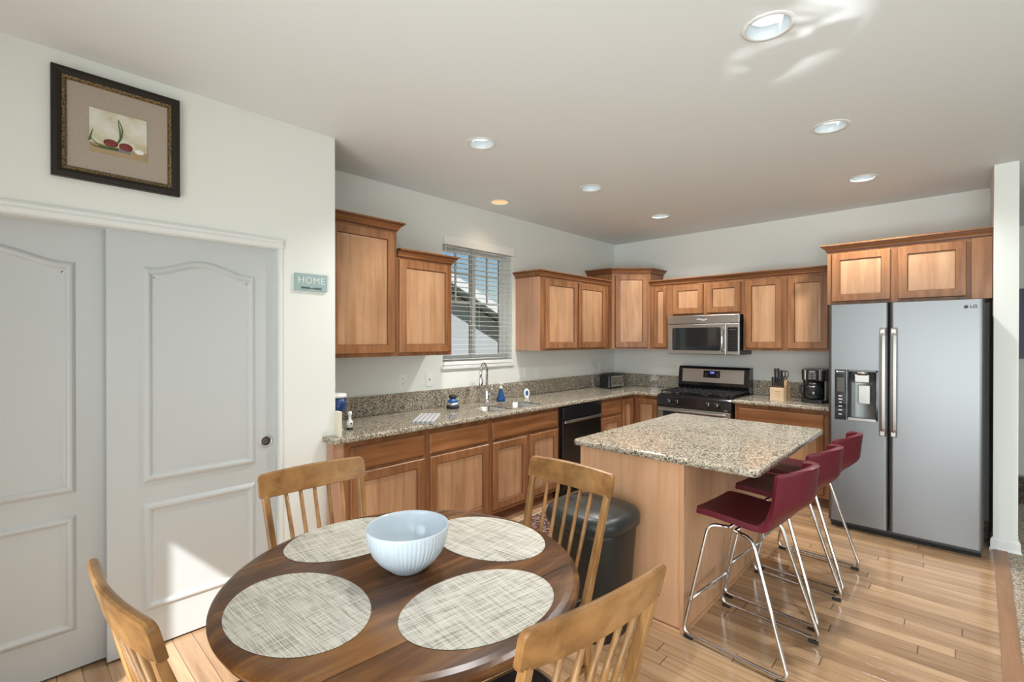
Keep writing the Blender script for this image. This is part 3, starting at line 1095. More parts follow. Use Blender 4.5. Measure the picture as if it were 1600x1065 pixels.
# faucet
fa = empty('faucet', (-3.235, 3.105, ZT1 + 0.0005), 'tall chrome gooseneck pull-down faucet behind the sink', 'faucet', math.radians(-66))
MB().lathe([(0.030, 0), (0.030, 0.008), (0.024, 0.014), (0.021, 0.05), (0.021, 0.10), (0.017, 0.115), (0.014, 0.13)], n=24).build('base', M['chrome'], fa)
arc = [(0, 0, 0.12), (0, 0, 0.28)] + [(0.072 - 0.072 * math.cos(a), 0, 0.28 + 0.085 * math.sin(a)) for a in [PI * k / 14 for k in range(1, 15)]] + [(0.146, 0, 0.235)]
MB().tube(arc, 0.0125, 12).build('neck', M['chrome'], fa)
MB().lathe([(0.013, 0.0), (0.0175, -0.02), (0.0195, -0.075), (0.017, -0.085)], (0.146, 0, 0.245), 20).build('spray_head', M['chrome'], fa)
MB().tube([(0, 0.018, 0.075), (0, 0.042, 0.078)], 0.013, 12).tube([(0.0, 0.048, 0.076), (0.01, 0.056, 0.11), (0.016, 0.058, 0.165)], [0.009, 0.007, 0.006], 10).build('lever', M['chrome'], fa)

# ------------------------------------------------------------------ dishwasher
dw = empty('dishwasher', (-2.70, 3.89, 0.0), 'black stainless dishwasher built in beside the sink cabinet', 'dishwasher', R90)
MB().box(-0.325, 0.325, 0.035, 0.60, 0.10, 0.868).build('body', M['black_matte'], dw)
MB().box(-0.32, 0.32, 0.09, 0.60, 0.0, 0.10).build('kick_plate', M['black_matte'], dw)
dd = MB().box(-0.318, 0.318, 0.0, 0.036, 0.105, 0.735, bev=0.004).build('door', M['steel_dk'], dw)
MB().box(-0.318, 0.318, -0.004, 0.036, 0.742, 0.866, bev=0.004).build('control_panel', M['black_gloss'], dw)
MB().box(-0.318, 0.318, -0.030, -0.006, 0.715, 0.741, bev=0.008).box(-0.300, -0.27, -0.01, 0.004, 0.72, 0.736).box(0.27, 0.30, -0.01, 0.004, 0.72, 0.736).build('handle', M['steel_h'], dw)

# ------------------------------------------------------------------ range
rg = empty('range', (-2.027, 4.90, 0), 'black and stainless freestanding gas range below the microwave', 'range')
MB().box(-0.379, 0.379, 0.0, 0.64, 0.05, 0.895).build('body', M['black_satin'], rg)
MB().box(-0.37, 0.37, 0.03, 0.60, 0.0, 0.05).build('plinth', M['black_matte'], rg)
cp = [(0.0, 0.785), (-0.030, 0.790), (-0.038, 0.800), (-0.018, 0.888), (-0.005, 0.902), (0.06, 0.904), (0.06, 0.785)]
MB().loft([[(-0.381, y, z) for y, z in cp], [(0.381, y, z) for y, z in cp]]).build('control_panel', M['black_gloss'], rg)
for i, x in enumerate((-0.235, -0.145, 0.175, 0.262)):
    kb = MB().lathe([(0.024, 0.0), (0.024, -0.006), (0.019, -0.010), (0.0175, -0.026), (0.014, -0.029)], (0, 0, 0), 20, axis='y').build('knob', M['black_gloss'], rg, (x, -0.029, 0.838))
    kb.rotation_euler = (-0.22, 0, 0)
    MB().box(-0.004, 0.004, -0.032, -0.008, -0.016, 0.018, bev=0.002).build('knob_grip', M['nickel'], kb)
    MB().box(-0.031, -0.026, -0.004, 0.0, 0.014, 0.019).build('knob_mark', M['white_mark'], kb)
MB().box(-0.376, 0.376, 0.0, 0.60, 0.900, 0.914, bev=0.004).build('cooktop', M['black_gloss'], rg)
gr = MB()
for gx in (-0.245, 0.0, 0.245):
    w2 = 0.118
    for yy in (0.045, 0.17, 0.295, 0.42, 0.545):
        gr.box(gx - w2, gx + w2, yy - 0.006, yy + 0.006, 0.936, 0.950)
    for xx in (gx - w2, gx - w2 / 2, gx, gx + w2 / 2, gx + w2):
        gr.box(xx - 0.006, xx + 0.006, 0.039, 0.551, 0.934, 0.948)
    for xx in (gx - w2, gx + w2):
        for yy in (0.045, 0.545):
            gr.box(xx - 0.007, xx + 0.007, yy - 0.007, yy + 0.007, 0.912, 0.94)
gr.build('grate', M['black_matte'], rg)
for bx, by in ((-0.245, 0.16), (-0.245, 0.43), (0.245, 0.16), (0.245, 0.43), (0.0, 0.295)):
    MB().lathe([(0.045, 0.0), (0.045, 0.008), (0.030, 0.012), (0.030, 0.018), (0.005, 0.02)], (bx, by, 0.913), 20).build('burner', M['black_matte'], rg)
od = MB().box(-0.378, 0.378, -0.030, 0.0, 0.20, 0.775, bev=0.004).build('oven_door', M['steel_h'], rg)
MB().box(-0.315, 0.315, -0.033, -0.029, 0.30, 0.735).build('oven_window', M['black_glass'], od)
MB().box(-0.350, 0.350, -0.080, -0.058, 0.742, 0.764, bev=0.008).box(-0.34, -0.31, -0.065, -0.028, 0.744, 0.762).box(0.31, 0.34, -0.065, -0.028, 0.744, 0.762).build('handle', M['steel_h'], od)
MB().box(-0.378, 0.378, -0.028, 0.0, 0.055, 0.19, bev=0.004).build('drawer', M['steel_h'], rg)
bg = [(0.535, 0.905), (0.505, 0.985), (0.530, 1.170), (0.548, 1.192), (0.64, 1.192), (0.64, 0.905)]
bgm = MB().loft([[(-0.385, y, z) for y, z in bg], [(0.385, y, z) for y, z in bg]]).build('backguard', M['black_gloss'], rg)


def on_bg(x0, x1, z0, z1, d, name, mat, parent):
    f = lambda z: 0.505 + (z - 0.985) / 0.185 * 0.025
    return MB().loft([[(x0, f(z0) - d, z0), (x1, f(z0) - d, z0), (x1, f(z1) - d, z1), (x0, f(z1) - d, z1)], [(x0, f(z0) + 0.002, z0), (x1, f(z0) + 0.002, z0), (x1, f(z1) + 0.002, z1), (x0, f(z1) + 0.002, z1)]]).build(name, mat, parent)


fp = on_bg(-0.340, 0.332, 1.018, 1.163, 0.003, 'fascia', M['steel_h'], bgm)
dp = on_bg(-0.098, 0.084, 1.070, 1.148, 0.006, 'display', M['black_gloss'], bgm)
on_bg(-0.030, 0.024, 1.112, 1.142, 0.0068, 'clock', M['display_blue'], bgm)
dg = MB()
f_ = lambda z: 0.505 + (z - 0.985) / 0.185 * 0.025
for x in (-0.019, -0.004, 0.010):
    dg.box(x, x + 0.007, f_(1.127) - 0.0085, f_(1.127) - 0.006, 1.119, 1.135)
dg.build('clock_digits', M['display_digit'], bgm)
mk = MB()
for x in (-0.08, -0.06, 0.045, 0.062):
    for z in (1.088, 1.104, 1.120):
        mk.box(x, x + 0.008, f_(z) - 0.0075, f_(z) - 0.005, z - 0.001, z + 0.001)
mk.build('buttons', M['white_mark'], bgm)

# ------------------------------------------------------------------ microwave
mo = empty('microwave', (-2.039, 5.15, 1.333), 'stainless microwave mounted above the gas range', 'microwave')
MB().box(-0.380, 0.380, 0.018, 0.40, 0.004, 0.422).build('body', M['black_satin'], mo)
MB().box(-0.382, 0.382, 0.0, 0.02, 0.335, 0.424, bev=0.004).build('vent_band', M['steel_h'], mo)
dr = MB().box(-0.382, 0.248, 0.0, 0.02, 0.006, 0.330, bev=0.004).build('door', M['steel_h'], mo)
wpoly = rrect(-0.330, 0.196, 0.045, 0.292, 0.018)
MB().loft([[(x, -0.002, z) for x, z in wpoly], [(x, 0.004, z) for x, z in wpoly]]).build('door_window', M['black_glass'], dr)
hp = [(0.222, -0.002, 0.040), (0.222, -0.030, 0.062), (0.222, -0.043, 0.165), (0.222, -0.030, 0.268), (0.222, -0.002, 0.290)]
MB().tube(fillet(hp, 0.06), 0.013, 10).build('handle', M['chrome'], dr)
pn = MB().box(0.251, 0.382, 0.0, 0.02, 0.006, 0.330, bev=0.004).build('control_panel', M['steel_h'], mo)
kpoly = rrect(0.266, 0.368, 0.040, 0.290, 0.008)
MB().loft([[(x, -0.002, z) for x, z in kpoly], [(x, 0.004, z) for x, z in kpoly]]).build('keypad', M['black_gloss'], pn)
kk = MB()
for i in range(4):
    for j in range(7):
        kk.box(0.276 + i * 0.023, 0.276 + i * 0.023 + 0.009, -0.0027, -0.0015, 0.054 + j * 0.025, 0.054 + j * 0.025 + 0.003)
kk.box(0.286, 0.350, -0.0027, -0.0015, 0.262, 0.268)
kk.build('keypad_marks', M['grey_mark'], pn)
lg = MB()
for k in range(10):
    t0 = k / 9
    x = -0.05 + 0.10 * t0
    z = 0.378 + 0.006 * math.sin(t0 * 7)
    lg.box(x - 0.004, x + 0.004, -0.0012, 0.001, z - 0.006, z + 0.006)
lg.build('logo', M['white_mark'], mo)

# ------------------------------------------------------------------ fridge
FX0, FX1, FY = -0.780, 0.108, 4.52
fg = empty('fridge', ((FX0 + FX1) / 2, FY, 0), 'stainless side-by-side fridge with a water dispenser', 'fridge')
cx = (FX0 + FX1) / 2
MB().box(FX0 - cx + 0.004, FX1 - cx - 0.004, 0.075, 0.80, 0.03, 1.752).build('body', M['black_satin'], fg)
MB().box(FX0 - cx + 0.01, FX1 - cx - 0.01, 0.085, 0.30, 0.0, 0.062).build('base_grille', M['dark'], fg)


def fdoor(x0, x1, name):
    P = round_poly([(x0, 0.07), (x0, 0.0), (x1, 0.0), (x1, 0.07)], [0, 0.022, 0.022, 0], 6)
    P = [(x, y + 0.010 * ((x - (x0 + x1) / 2) / ((x1 - x0) / 2)) ** 2 * (1 if y < 0.03 else 0)) for x, y in P]
    return MB().loft([[(x, y, 0.068) for x, y in P], [(x, y, 1.772) for x, y in P]])


xs = -0.398 - cx
fz = fdoor(FX0 - cx, xs - 0.003, 'freezer_door').build('freezer_door', M['steel'], fg)
rd = fdoor(xs + 0.003, FX1 - cx, 'fridge_door').build('fridge_door', M['steel'], fg)
for xx, par in ((-0.433 - cx, fz), (-0.368 - cx, rd)):
    lp = []
    for k in range(15):
        t = k / 14
        z = 0.776 + (1.584 - 0.776) * t
        e = min(1.0, min(t, 1 - t) / 0.08)
        y = -0.018 - 0.034 * (0.55 + 0.45 * (1 - (2 * t - 1) ** 2)) * (0.35 + 0.65 * e)
        lp.append([(xx - 0.019, y + 0.013, z), (xx - 0.017, y + 0.002, z), (xx, y - 0.002, z), (xx + 0.017, y + 0.002, z), (xx + 0.019, y + 0.013, z), (xx, y + 0.016, z)])
    hd = MB().loft(lp, smooth=False)
    for z in (0.80, 1.555):
        hd.box(xx - 0.012, xx + 0.012, -0.035, 0.006, z - 0.016, z + 0.016)
    hd.build('handle', M['handle'], par)
px0, px1, pz0, pz1 = -0.735 - cx, -0.661 - cx, 0.870, 1.262
MB().box(px0, px1, -0.004, 0.02, pz0, pz1, bev=0.002).build('dispenser_panel', M['black_gloss'], fz)
im = MB()
for k, z in enumerate((0.912, 0.945, 0.975, 1.005, 1.03, 1.055)):
    wv_ = (0.010, 0.014, 0.012, 0.008, 0.013, 0.011)[k]
    im.box((px0 + px1) / 2 - wv_, (px0 + px1) / 2 + wv_, -0.0048, -0.0035, z - 0.004, z + 0.004)
im.box(px0 + 0.010, px0 + 0.022, -0.0048, -0.0035, pz1 - 0.022, pz1 - 0.010).box(px0 + 0.026, px1 - 0.012, -0.0048, -0.0035, pz1 - 0.019, pz1 - 0.014)
im.build('dispenser_icons', M['white_mark'], fz)
MB().box(px0 + 0.014, px1 - 0.010, -0.0046, -0.003, 1.09, 1.20).build('dispenser_display', plain('olive_lcd', (0.045, 0.045, 0.030), 0.2), fz)
dx0, dx1, dz0, dz1 = -0.655 - cx, -0.462 - cx, 0.882, 1.262
rec = MB()
rec.box(dx0, dx1, -0.003, 0.0, dz0, dz0 + 0.008).box(dx0, dx1, -0.003, 0.0, dz1 - 0.012, dz1).box(dx0, dx0 + 0.008, -0.003, 0.0, dz0, dz1).box(dx1 - 0.010, dx1, -0.003, 0.0, dz0, dz1)
rec.build('dispenser_frame', M['black_gloss'], fz)
# recessed dispenser cavity cut into the freezer door
fz.parent = None
cut(fz, [MB().box(dx0 + 0.006, dx1 - 0.008, -0.05, 0.064, dz0 + 0.008, dz1 - 0.010)])
fz.parent = fg
cav = MB()
arcn = 10
pts = []
for k in range(arcn + 1):
    a = PI * k / arcn
    pts.append(((dx0 + dx1) / 2 - math.cos(a) * 0.088, 0.004 + 0.055 * math.sin(a) ** 0.6))
cav.loft([[(x, y, dz0 + 0.010) for x, y in pts], [(x, y, dz1 - 0.012) for x, y in pts]], closed=False, cap0=False, cap1=False, smooth=True)
cav.build('dispenser_cavity', M['steel_cavity'], fz)
xm = (dx0 + dx1) / 2
MB().box(xm - 0.050, xm + 0.044, 0.000, 0.045, 1.165, 1.228, bev=0.006).build('dispenser_spout', M['handle'], fz)
MB().lathe([(0.040, 0.0), (0.046, 0.012), (0.040, 0.020)], (xm, 0.024, 1.228), 24).build('spout_cap', M['handle'], fz)
MB().box(xm - 0.030, xm + 0.046, 0.030, 0.040, 1.000, 1.145, bev=0.004).build('dispenser_paddle', M['handle'], fz)
MB().box(dx0 + 0.006, dx1 - 0.008, -0.010, 0.060, dz0 - 0.012, dz0 + 0.010, bev=0.003).build('drip_tray', M['handle'], fz)
lo = MB().lathe([(0.0115, 0), (0.0115, -0.001), (0.001, -0.001)], (0.018 - cx, 0.0015, 1.722), 24, axis='y')
lo.build('logo_disc', M['grey_mark'], rd)
text('logo_letters', 'LG', 0.030, M['grey_mark'], rd, (0.056 - cx, 0.0045, 1.722), (R90, 0, 0), 0.0006, spacing=1.0, offset=0.0008)

# ------------------------------------------------------------------ island
isl = empty('island_cabinet', (-1.345, 3.03, 0), 'pale maple kitchen island base', 'island')
ix, iy = 1.345, -3.03
MB().box(-1.660, -1.032, 2.382, 3.690, 0.0, 0.872).shift((ix, iy, 0)).build('body', M['island'], isl)
MB().box(-1.642, -1.052, 2.376, 2.384, 0.02, 0.868).shift((ix, iy, 0)).build('front_panel', M['island'], isl)
for a, b in ((-1.664, -1.640), (-1.054, -1.030)):
    MB().box(a, b, 2.372, 2.400, 0.0, 0.872, bev=0.002).shift((ix, iy, 0)).build('corner_post', M['island'], isl)
MB().box(-1.036, -1.020, 2.40, 3.69, 0.0, 0.014, bev=0.003).box(-1.664, -1.045, 2.362, 2.374, 0.0, 0.014, bev=0.003).shift((ix, iy, 0)).build('shoe_moulding', M['island'], isl)
for k in range(2):
    y0 = 2.44 + k * 0.62
    f = front_mesh(0.58, 0.70, 'door').build('door', CABM, isl, (-1.662 + ix, y0 + 0.58 + iy, 0.13))
    f.rotation_euler = (0, 0, -R90)
it = empty('island_worktop', (-1.18, 3.02, 0.872), 'granite island worktop with rounded corners', 'worktop')
ip = round_poly(rect(-1.690, -0.665, 2.318, 3.722), 0.045, 7)
slab_mesh(ip, 0.872, 0.909, 0.013).shift((1.18, -3.02, -0.872)).build('worktop_slab', M['granite'], it)


# ------------------------------------------------------------------ bar stools
def make_stool(loc, rz, label):
    root = empty('bar_stool', loc, label, 'stool', rz, 'burgundy bar stools along the island')
    key = [(-0.197, 0.626), (-0.12, 0.627), (-0.04, 0.623), (0.04, 0.617), (0.095, 0.614), (0.135, 0.620), (0.160, 0.642), (0.171, 0.685), (0.178, 0.745), (0.184, 0.805), (0.191, 0.870), (0.197, 0.920)]
    prof = []
    for i in range(len(key) - 1):
        p0, p1, p2, p3 = (Vector(key[max(0, min(len(key) - 1, i + d))]) for d in (-1, 0, 1, 2))
        for k in range(4):
            t = k / 4
            prof.append(0.5 * (2 * p1 + (p2 - p0) * t + (2 * p0 - 5 * p1 + 4 * p2 - p3) * t * t + (3 * p1 - p0 - 3 * p2 + p3) * t ** 3))
    prof.append(Vector(key[-1]))
    nu = 22
    n = len(prof)
    vs, fs = [], []
    for i, (x, z) in enumerate(prof):
        back = max(0.0, min(1.0, (z - 0.64) / 0.14))
        back = back * back * (3 - 2 * back)
        half = 0.196
        d0, d1 = x + 0.197, 0.920 - z
        if d0 < 0.025 and z < 0.65:
            half -= 0.025 - math.sqrt(max(0, 0.025 ** 2 - (0.025 - d0) ** 2))
        if d1 < 0.03:
            half -= 0.35 * (0.03 - math.sqrt(max(0, 0.03 ** 2 - (0.03 - d1) ** 2)))
        for j in range(nu + 1):
            u = -1 + 2 * j / nu
            wrap = 0.098 * back * (1 - abs(u) ** 1.9)
            lift = 0.008 * (1 - back) * abs(u) ** 3
            drop = 0.016 * u * u * ((z - 0.7) / 0.22) ** 2 if z > 0.7 else 0
            vs.append((x + wrap, u * half, z + lift - drop))
    for i in range(n - 1):
        for j in range(nu):
            a = i * (nu + 1) + j
            fs.append((a, a + 1, a + nu + 2, a + nu + 1))
    sh = MB().add(vs, fs, 0, True).build('seat_shell', M['leather'], root, fix=False)
    so = sh.modifiers.new('thick', 'SOLIDIFY')
    so.thickness = 0.029
    so.offset = -1.0
    be = sh.modifiers.new('edge', 'BEVEL')
    be.width = 0.009
    be.segments = 3
    be.limit_method = 'ANGLE'
    be.angle_limit = math.radians(50)
    for s in (-1, 1):
        pth = [(-0.05, s * 0.130, 0.584), (-0.135, s * 0.165, 0.586), (-0.245, s * 0.213, 0.022), (0.245, s * 0.213, 0.022), (0.075, s * 0.168, 0.574), (-0.02, s * 0.135, 0.576)]
        fr_ = MB().tube(fillet(pth, 0.045, 7), 0.0095, 10).build('leg_frame', M['chrome'], root)
        for xx in (-0.215, 0.215):
            MB().box(xx - 0.022, xx + 0.022, s * 0.213 - 0.008, s * 0.213 + 0.008, 0.0, 0.014, bev=0.003).build('glide', M['black_matte'], fr_)
        MB().lathe([(0.0125, -0.010), (0.0125, 0.010)], (-0.213, s * 0.2035, 0.196), 12, axis='y').build('collar', M['chrome'], fr_)
    MB().tube([(-0.211, -0.199, 0.196), (-0.211, 0.199, 0.196)], 0.0085, 10).build('footrest', M['chrome'], root)
    MB().tube([(-0.05, -0.13, 0.584), (-0.05, 0.13, 0.584)], 0.008, 8).tube([(-0.02, -0.135, 0.576), (-0.02, 0.135, 0.576)], 0.008, 8).build('seat_brace', M['chrome'], root)
    return root


st1 = make_stool((-0.766, 2.552, 0), math.radians(-5), 'burgundy bar stool on chrome legs, nearest the dining table')
for loc, rz, lb_ in (((-0.755, 3.088, 0), -5, 'burgundy bar stool on chrome legs, middle one of the row'), ((-0.733, 3.602, 0), -3, 'burgundy bar stool on chrome legs, nearest the fridge')):
    s = copy_tree(st1)
    s.location = loc
    s.rotation_euler = (0, 0, math.radians(rz))
    s['label'] = lb_

# ------------------------------------------------------------------ trash can and rug
tc_ = empty('trash_can', (-1.42, 2.135, 0), 'black plastic trash can with a domed lid against the island', 'bin')


def se(a, b, z, p=3.2, n=40, flat=0.0):
    out = []
    for k in range(n):
        t = 2 * PI * k / n
        c, s = math.cos(t), math.sin(t)
        x = a * abs(c) ** (2 / p) * (1 if c >= 0 else -1)
        y = b * abs(s) ** (2 / p) * (1 if s >= 0 else -1)
        out.append((x, y, z))
    return out


MB().loft([se(0.165, 0.15, 0.0), se(0.170, 0.155, 0.01), se(0.205, 0.190, 0.52), se(0.207, 0.192, 0.565)], smooth=True).build('body', M['bin'], tc_)
MB().loft([se(0.212, 0.197, 0.545), se(0.222, 0.206, 0.552), se(0.224, 0.208, 0.590), se(0.214, 0.198, 0.615), se(0.180, 0.165, 0.632), se(0.10, 0.09, 0.638)], smooth=True).build('lid', M['bin_lid'], tc_)
MB().lathe([(0.062, 0.0), (0.066, 0.003), (0.060, 0.005), (0.054, 0.002), (0.01, 0.001)], (-0.095, 0.03, 0.6355), 28).build('lid_button', M['bin_lid'], tc_)
rgm = MB().prism(rrect(-2.66, -1.80, 2.60, 4.35, 0.01), 0.0, 0.008)
rug = rgm.build('kitchen_rug', [M['rug']])
tag(rug, 'dark patterned Persian style rug on the floor before the sink cabinets', 'rug')
b_ = MB()
for (x0, x1, y0, y1) in ((-2.66, -2.645, 2.60, 4.35), (-1.815, -1.80, 2.60, 4.35), (-2.66, -1.80, 2.60, 2.615), (-2.66, -1.80, 4.335, 4.35)):
    b_.box(x0, x1, y0, y1, 0.0078, 0.0092)
b_.build('rug_border', M['rug_edge'], rug)

# ------------------------------------------------------------------ dining table
TX, TY, TZ, TR = -1.300, 0.895, 0.765, 0.548
tb = empty('dining_table', (TX, TY, 0), 'round brown drop-leaf dining table set with four placemats', 'table', math.radians(-4.5))
tp = [(0.0005, TZ), (TR - 0.036, TZ), (TR - 0.018, TZ - 0.002), (TR - 0.006, TZ - 0.007), (TR, TZ - 0.013), (TR - 0.0005, TZ - 0.017), (TR - 0.006, TZ - 0.0185), (TR - 0.005, TZ - 0.024), (TR - 0.010, TZ - 0.034), (TR - 0.024, TZ - 0.040), (0.0005, TZ - 0.040)]


def top_piece(a, b):
    mb = MB().lathe(tp, n=112)
    me = bpy.data.meshes.new('t')
    me.from_pydata(mb.v, [], mb.f)
    bm = bmesh.new()
    bm.from_mesh(me)
    bmesh.ops.remove_doubles(bm, verts=bm.verts[:], dist=0.0012)
    for co, no in (((a, 0, 0), (-1, 0, 0)), ((b, 0, 0), (1, 0, 0))):
        if co[0] is None:
            continue
        geo = bm.verts[:] + bm.edges[:] + bm.faces[:]
        r_ = bmesh.ops.bisect_plane(bm, geom=geo, plane_co=co, plane_no=no, clear_outer=True)
        ed = [e for e in r_['geom_cut'] if isinstance(e, bmesh.types.BMEdge)]
        bmesh.ops.edgeloop_fill(bm, edges=ed)
    bm.verts.index_update()
    out = MB().add([v.co[:] for v in bm.verts], [[v.index for v in f.verts] for f in bm.faces])
    bm.free()
    bpy.data.meshes.remove(me)
    return out


G = 0.0012
SL, SR = -0.338, 0.332
top_piece(SL + G, SR - G).build('tabletop', M['table'], tb)
top_piece(None, SL - G).build('drop_leaf', M['table'], tb)
top_piece(SR + G, None).build('drop_leaf', M['table'], tb)
MB().box(-0.27, 0.27, -0.27, 0.27, TZ - 0.10, TZ - 0.0405, bev=0.004).build('apron', M['table'], tb)
MB().lathe([(0.10, 0.67), (0.10, 0.65), (0.06, 0.62), (0.05, 0.55), (0.075, 0.46), (0.085, 0.38), (0.07, 0.30), (0.05, 0.26), (0.07, 0.235), (0.07, 0.16), (0.05, 0.14), (0.03, 0.13)], n=32).build('pedestal', M['black_wood'], tb)
for k in range(4):
    a = PI / 4 + k * PI / 2
    pts = [(0.05, 0.20), (0.14, 0.19), (0.22, 0.12), (0.29, 0.045), (0.33, 0.03)]
    sm = [(Vector((math.cos(a), math.sin(a), 0)) * r + Vector((0, 0, z))) for r, z in pts]
    MB().tube(fillet(sm, 0.06), [0.034] * 3 + [0.026] * 19 + [0.024] * (len(fillet(sm, 0.06)) - 22), 10).build('foot', M['black_wood'], tb)


# ------------------------------------------------------------------ dining chairs (local +y = front; origin under the top rail)
def make_chair(loc, rz, label):
    root = empty('dining_chair', loc, label, 'chair', rz, 'spindle-back chairs around the table')
    ZR, lean = 0.955, 0.245
    yb = lambda z: (0.955 - z) * lean          # back plane: lower is further forward
    # top rail
    W = 0.2275
    th = 0.021
    lp = []
    ends = [0.0, 0.0015, 0.004, 0.0075, 0.012, 0.018, 0.025]
    ts = [-1 + e / W for e in ends] + [-0.87 + 1.74 * i / 22 for i in range(1, 22)] + [1 - e / W for e in reversed(ends)]
    for t in ts:
        x = W * t
        e = W - abs(x)
        zt = ZR - (0.019 - math.sqrt(max(0, 0.019 ** 2 - (0.019 - e) ** 2)) if e < 0.019 else 0) - 0.003 * t * t
        zb = 0.858 - 0.003 * (1 - t * t) + (0.010 - e if e < 0.010 else 0) * 0.6
        sag = -0.022 * (1 - t * t)
        ring = []
        for (z, f) in ((zt - 0.004, 0.5), (zt, 0.2), (zt, -0.2), (zt - 0.004, -0.5), (zb + 0.004, -0.5), (zb, -0.2), (zb, 0.2), (zb + 0.004, 0.5)):
            ring.append((x, yb(z) + sag + f * th, z))
        lp.append(ring)
    MB().loft(lp).build('top_rail', M['chair'], root)
    # back posts run on as rear legs
    for s in (-1, 1):
        sec = [(0.0, 0.165, 0.135 - 0.075, 0.034, 0.022), (0.22, 0.172, 0.135 - 0.025, 0.036, 0.024), (0.44, 0.180, 0.135, 0.040, 0.027), (0.62, 0.190, yb(0.62), 0.034, 0.027), (0.80, 0.202, yb(0.80), 0.027, 0.026), (0.868, 0.205, yb(0.868) - 0.004, 0.022, 0.026)]
        lp = []
        for z, x, y, d, w in sec:
            q = 0.25
            lp.append([(s * x + a * w / 2, y + b * d / 2, z) for a, b in ((-1, -1 + q), (-1 + q, -1), (1 - q, -1), (1, -1 + q), (1, 1 - q), (1 - q, 1), (-1 + q, 1), (-1, 1 - q))])
        MB().loft(lp, smooth=False).build('rear_leg', M['chair_v'], root)
    for k in range(5):
        t = -1 + 0.5 * k
        xt, xb = 0.122 * t, 0.100 * t
        sag = -0.022 * (1 - (xt / W) ** 2)
        a = Vector((xt, yb(0.866) + sag, 0.866))
        b = Vector((xb, yb(0.465) + 0.004, 0.462))
        m = (a + b) / 2
        MB().tube([b, m, a], [0.0075, 0.0085, 0.0075], 10).build('spindle', M['chair_v'], root)
    # seat
    sp = [(-0.200, 0.115), (0.200, 0.115), (0.222, 0.40), (0.205, 0.500), (0, 0.512), (-0.205, 0.500), (-0.222, 0.40)]
    sp = round_poly(sp, [0.02, 0.02, 0.05, 0.03, 0.05, 0.03, 0.05], 4)
    lv = [(0.010, 0.430), (0.002, 0.434), (0.0, 0.442), (0.002, 0.452), (0.008, 0.457)]
    se_ = MB().loft([[(x, y, z) for x, y in offset_poly(sp, q)] for q, z in lv]).build('seat', M['chair'], root)
    pd = offset_poly(sp, 0.028)
    pd = [(x, max(y, 0.168)) for x, y in pd]
    MB().loft([[(x, y, 0.456) for x, y in pd], [(x, y, 0.470) for x, y in offset_poly(pd, 0.004)], [(x, y, 0.480) for x, y in offset_poly(pd, 0.018)]], smooth=True).build('seat_pad', M['seat_pad'], root)
    for s in (-1, 1):
        MB().loft([[(s * 0.190 + a * w, 0.465 + dy + b * w, z) for a, b in ((-1, -1), (1, -1), (1, 1), (-1, 1))] for z, w, dy in ((0.0, 0.012, 0.02), (0.25, 0.016, 0.01), (0.432, 0.020, 0.0))]).build('front_leg', M['chair_v'], root)
        MB().tube([(s * 0.172, 0.115, 0.20), (s * 0.189, 0.472, 0.20)], 0.010, 8).build('stretcher', M['chair_v'], root)
    MB().tube([(-0.181, 0.30, 0.20), (0.181, 0.30, 0.20)], 0.010, 8).build('stretcher', M['chair_v'], root)
    return root


CH = [((-2.060, 0.935), -R90 - 0.035, 'spindle-back wooden dining chair in front of the closet door edge'),
      ((-1.255, 1.712), PI - 0.04, 'spindle-back wooden dining chair beside the black trash can'),
      ((-0.568, 0.897), R90 - 0.145, 'spindle-back wooden dining chair nearest the viewer, backed towards the bar stools'),
      ((-1.372, 0.176), 0.09, 'spindle-back wooden dining chair at the lower left, nearest the far-left door')]
c0 = None
for (x, y), rz, lb_ in CH:
    if c0 is None:
        c0 = make_chair((x, y, 0), rz, lb_)
    else:
        c = copy_tree(c0)
        c.location = (x, y, 0)
        c.rotation_euler = (0, 0, rz)
        c['label'] = lb_

# placemats and bowl
pmesh = None
for (x, y), rz, lb_ in (((-1.317, 0.553), 0.03, 'oval woven placemat nearest the lower left chair'),
                        ((-0.975, 0.909), R90 - 0.13, 'oval woven placemat at the chair nearest the viewer'),
                        ((-1.650, 0.888), R90 - 0.08, 'oval woven placemat at the chair by the closet'),
                        ((-1.285, 1.238), 0.06, 'oval woven placemat at the chair by the trash can')):
    if pmesh is None:
        el = lambda q, z: [((0.232 - q) * math.cos(2 * PI * k / 72), (0.172 - q) * math.sin(2 * PI * k / 72), z) for k in range(72)]
        pmesh = MB().loft([el(0.001, 0.0), el(0, 0.001), el(0.001, 0.0022)]).build('placemat', M['placemat'])
        o = pmesh
    else:
        o = pmesh.copy()
        COL.objects.link(o)
    o.location = (x, y, TZ + 0.0003)
    o.rotation_euler = (0, 0, rz)
    tag(o, lb_, 'placemat', 'woven oval placemats')

bw = MB()
nb = 144
pro = [(0.052, 0.0, 0), (0.058, 0.004, 0.0), (0.066, 0.012, 0.2), (0.092, 0.034, 1), (0.113, 0.062, 1), (0.125, 0.095, 1), (0.1295, 0.125, 0.7), (0.1305, 0.136, 0), (0.1300, 0.140, 0), (0.1275, 0.140, 0), (0.1255, 0.130, 0), (0.120, 0.095, 0), (0.107, 0.062, 0), (0.082, 0.032, 0), (0.045, 0.014, 0), (0.001, 0.010, 0)]
rr = random.Random(5)
nr = 60
amp = [rr.uniform(0.45, 1.0) for _ in range(nr)]
nb = nr * 5
lps = []
for r, z, k in pro:
    lp = []
    for i in range(nb):
        a = 2 * PI * i / nb
        q = r - 0.0024 * k * amp[i // 5] * (0.0, 0.55, 1.0, 0.55, 0.0)[i % 5]
        lp.append((q * math.cos(a), q * math.sin(a), z))
    lps.append(lp)
bw.loft(lps, smooth=True)
bowl = bw.build('bowl', M['ceramic'], None, (-1.297, 0.893, TZ + 0.0005))
tag(bowl, 'white ribbed ceramic bowl in the middle of the dining table', 'bowl')

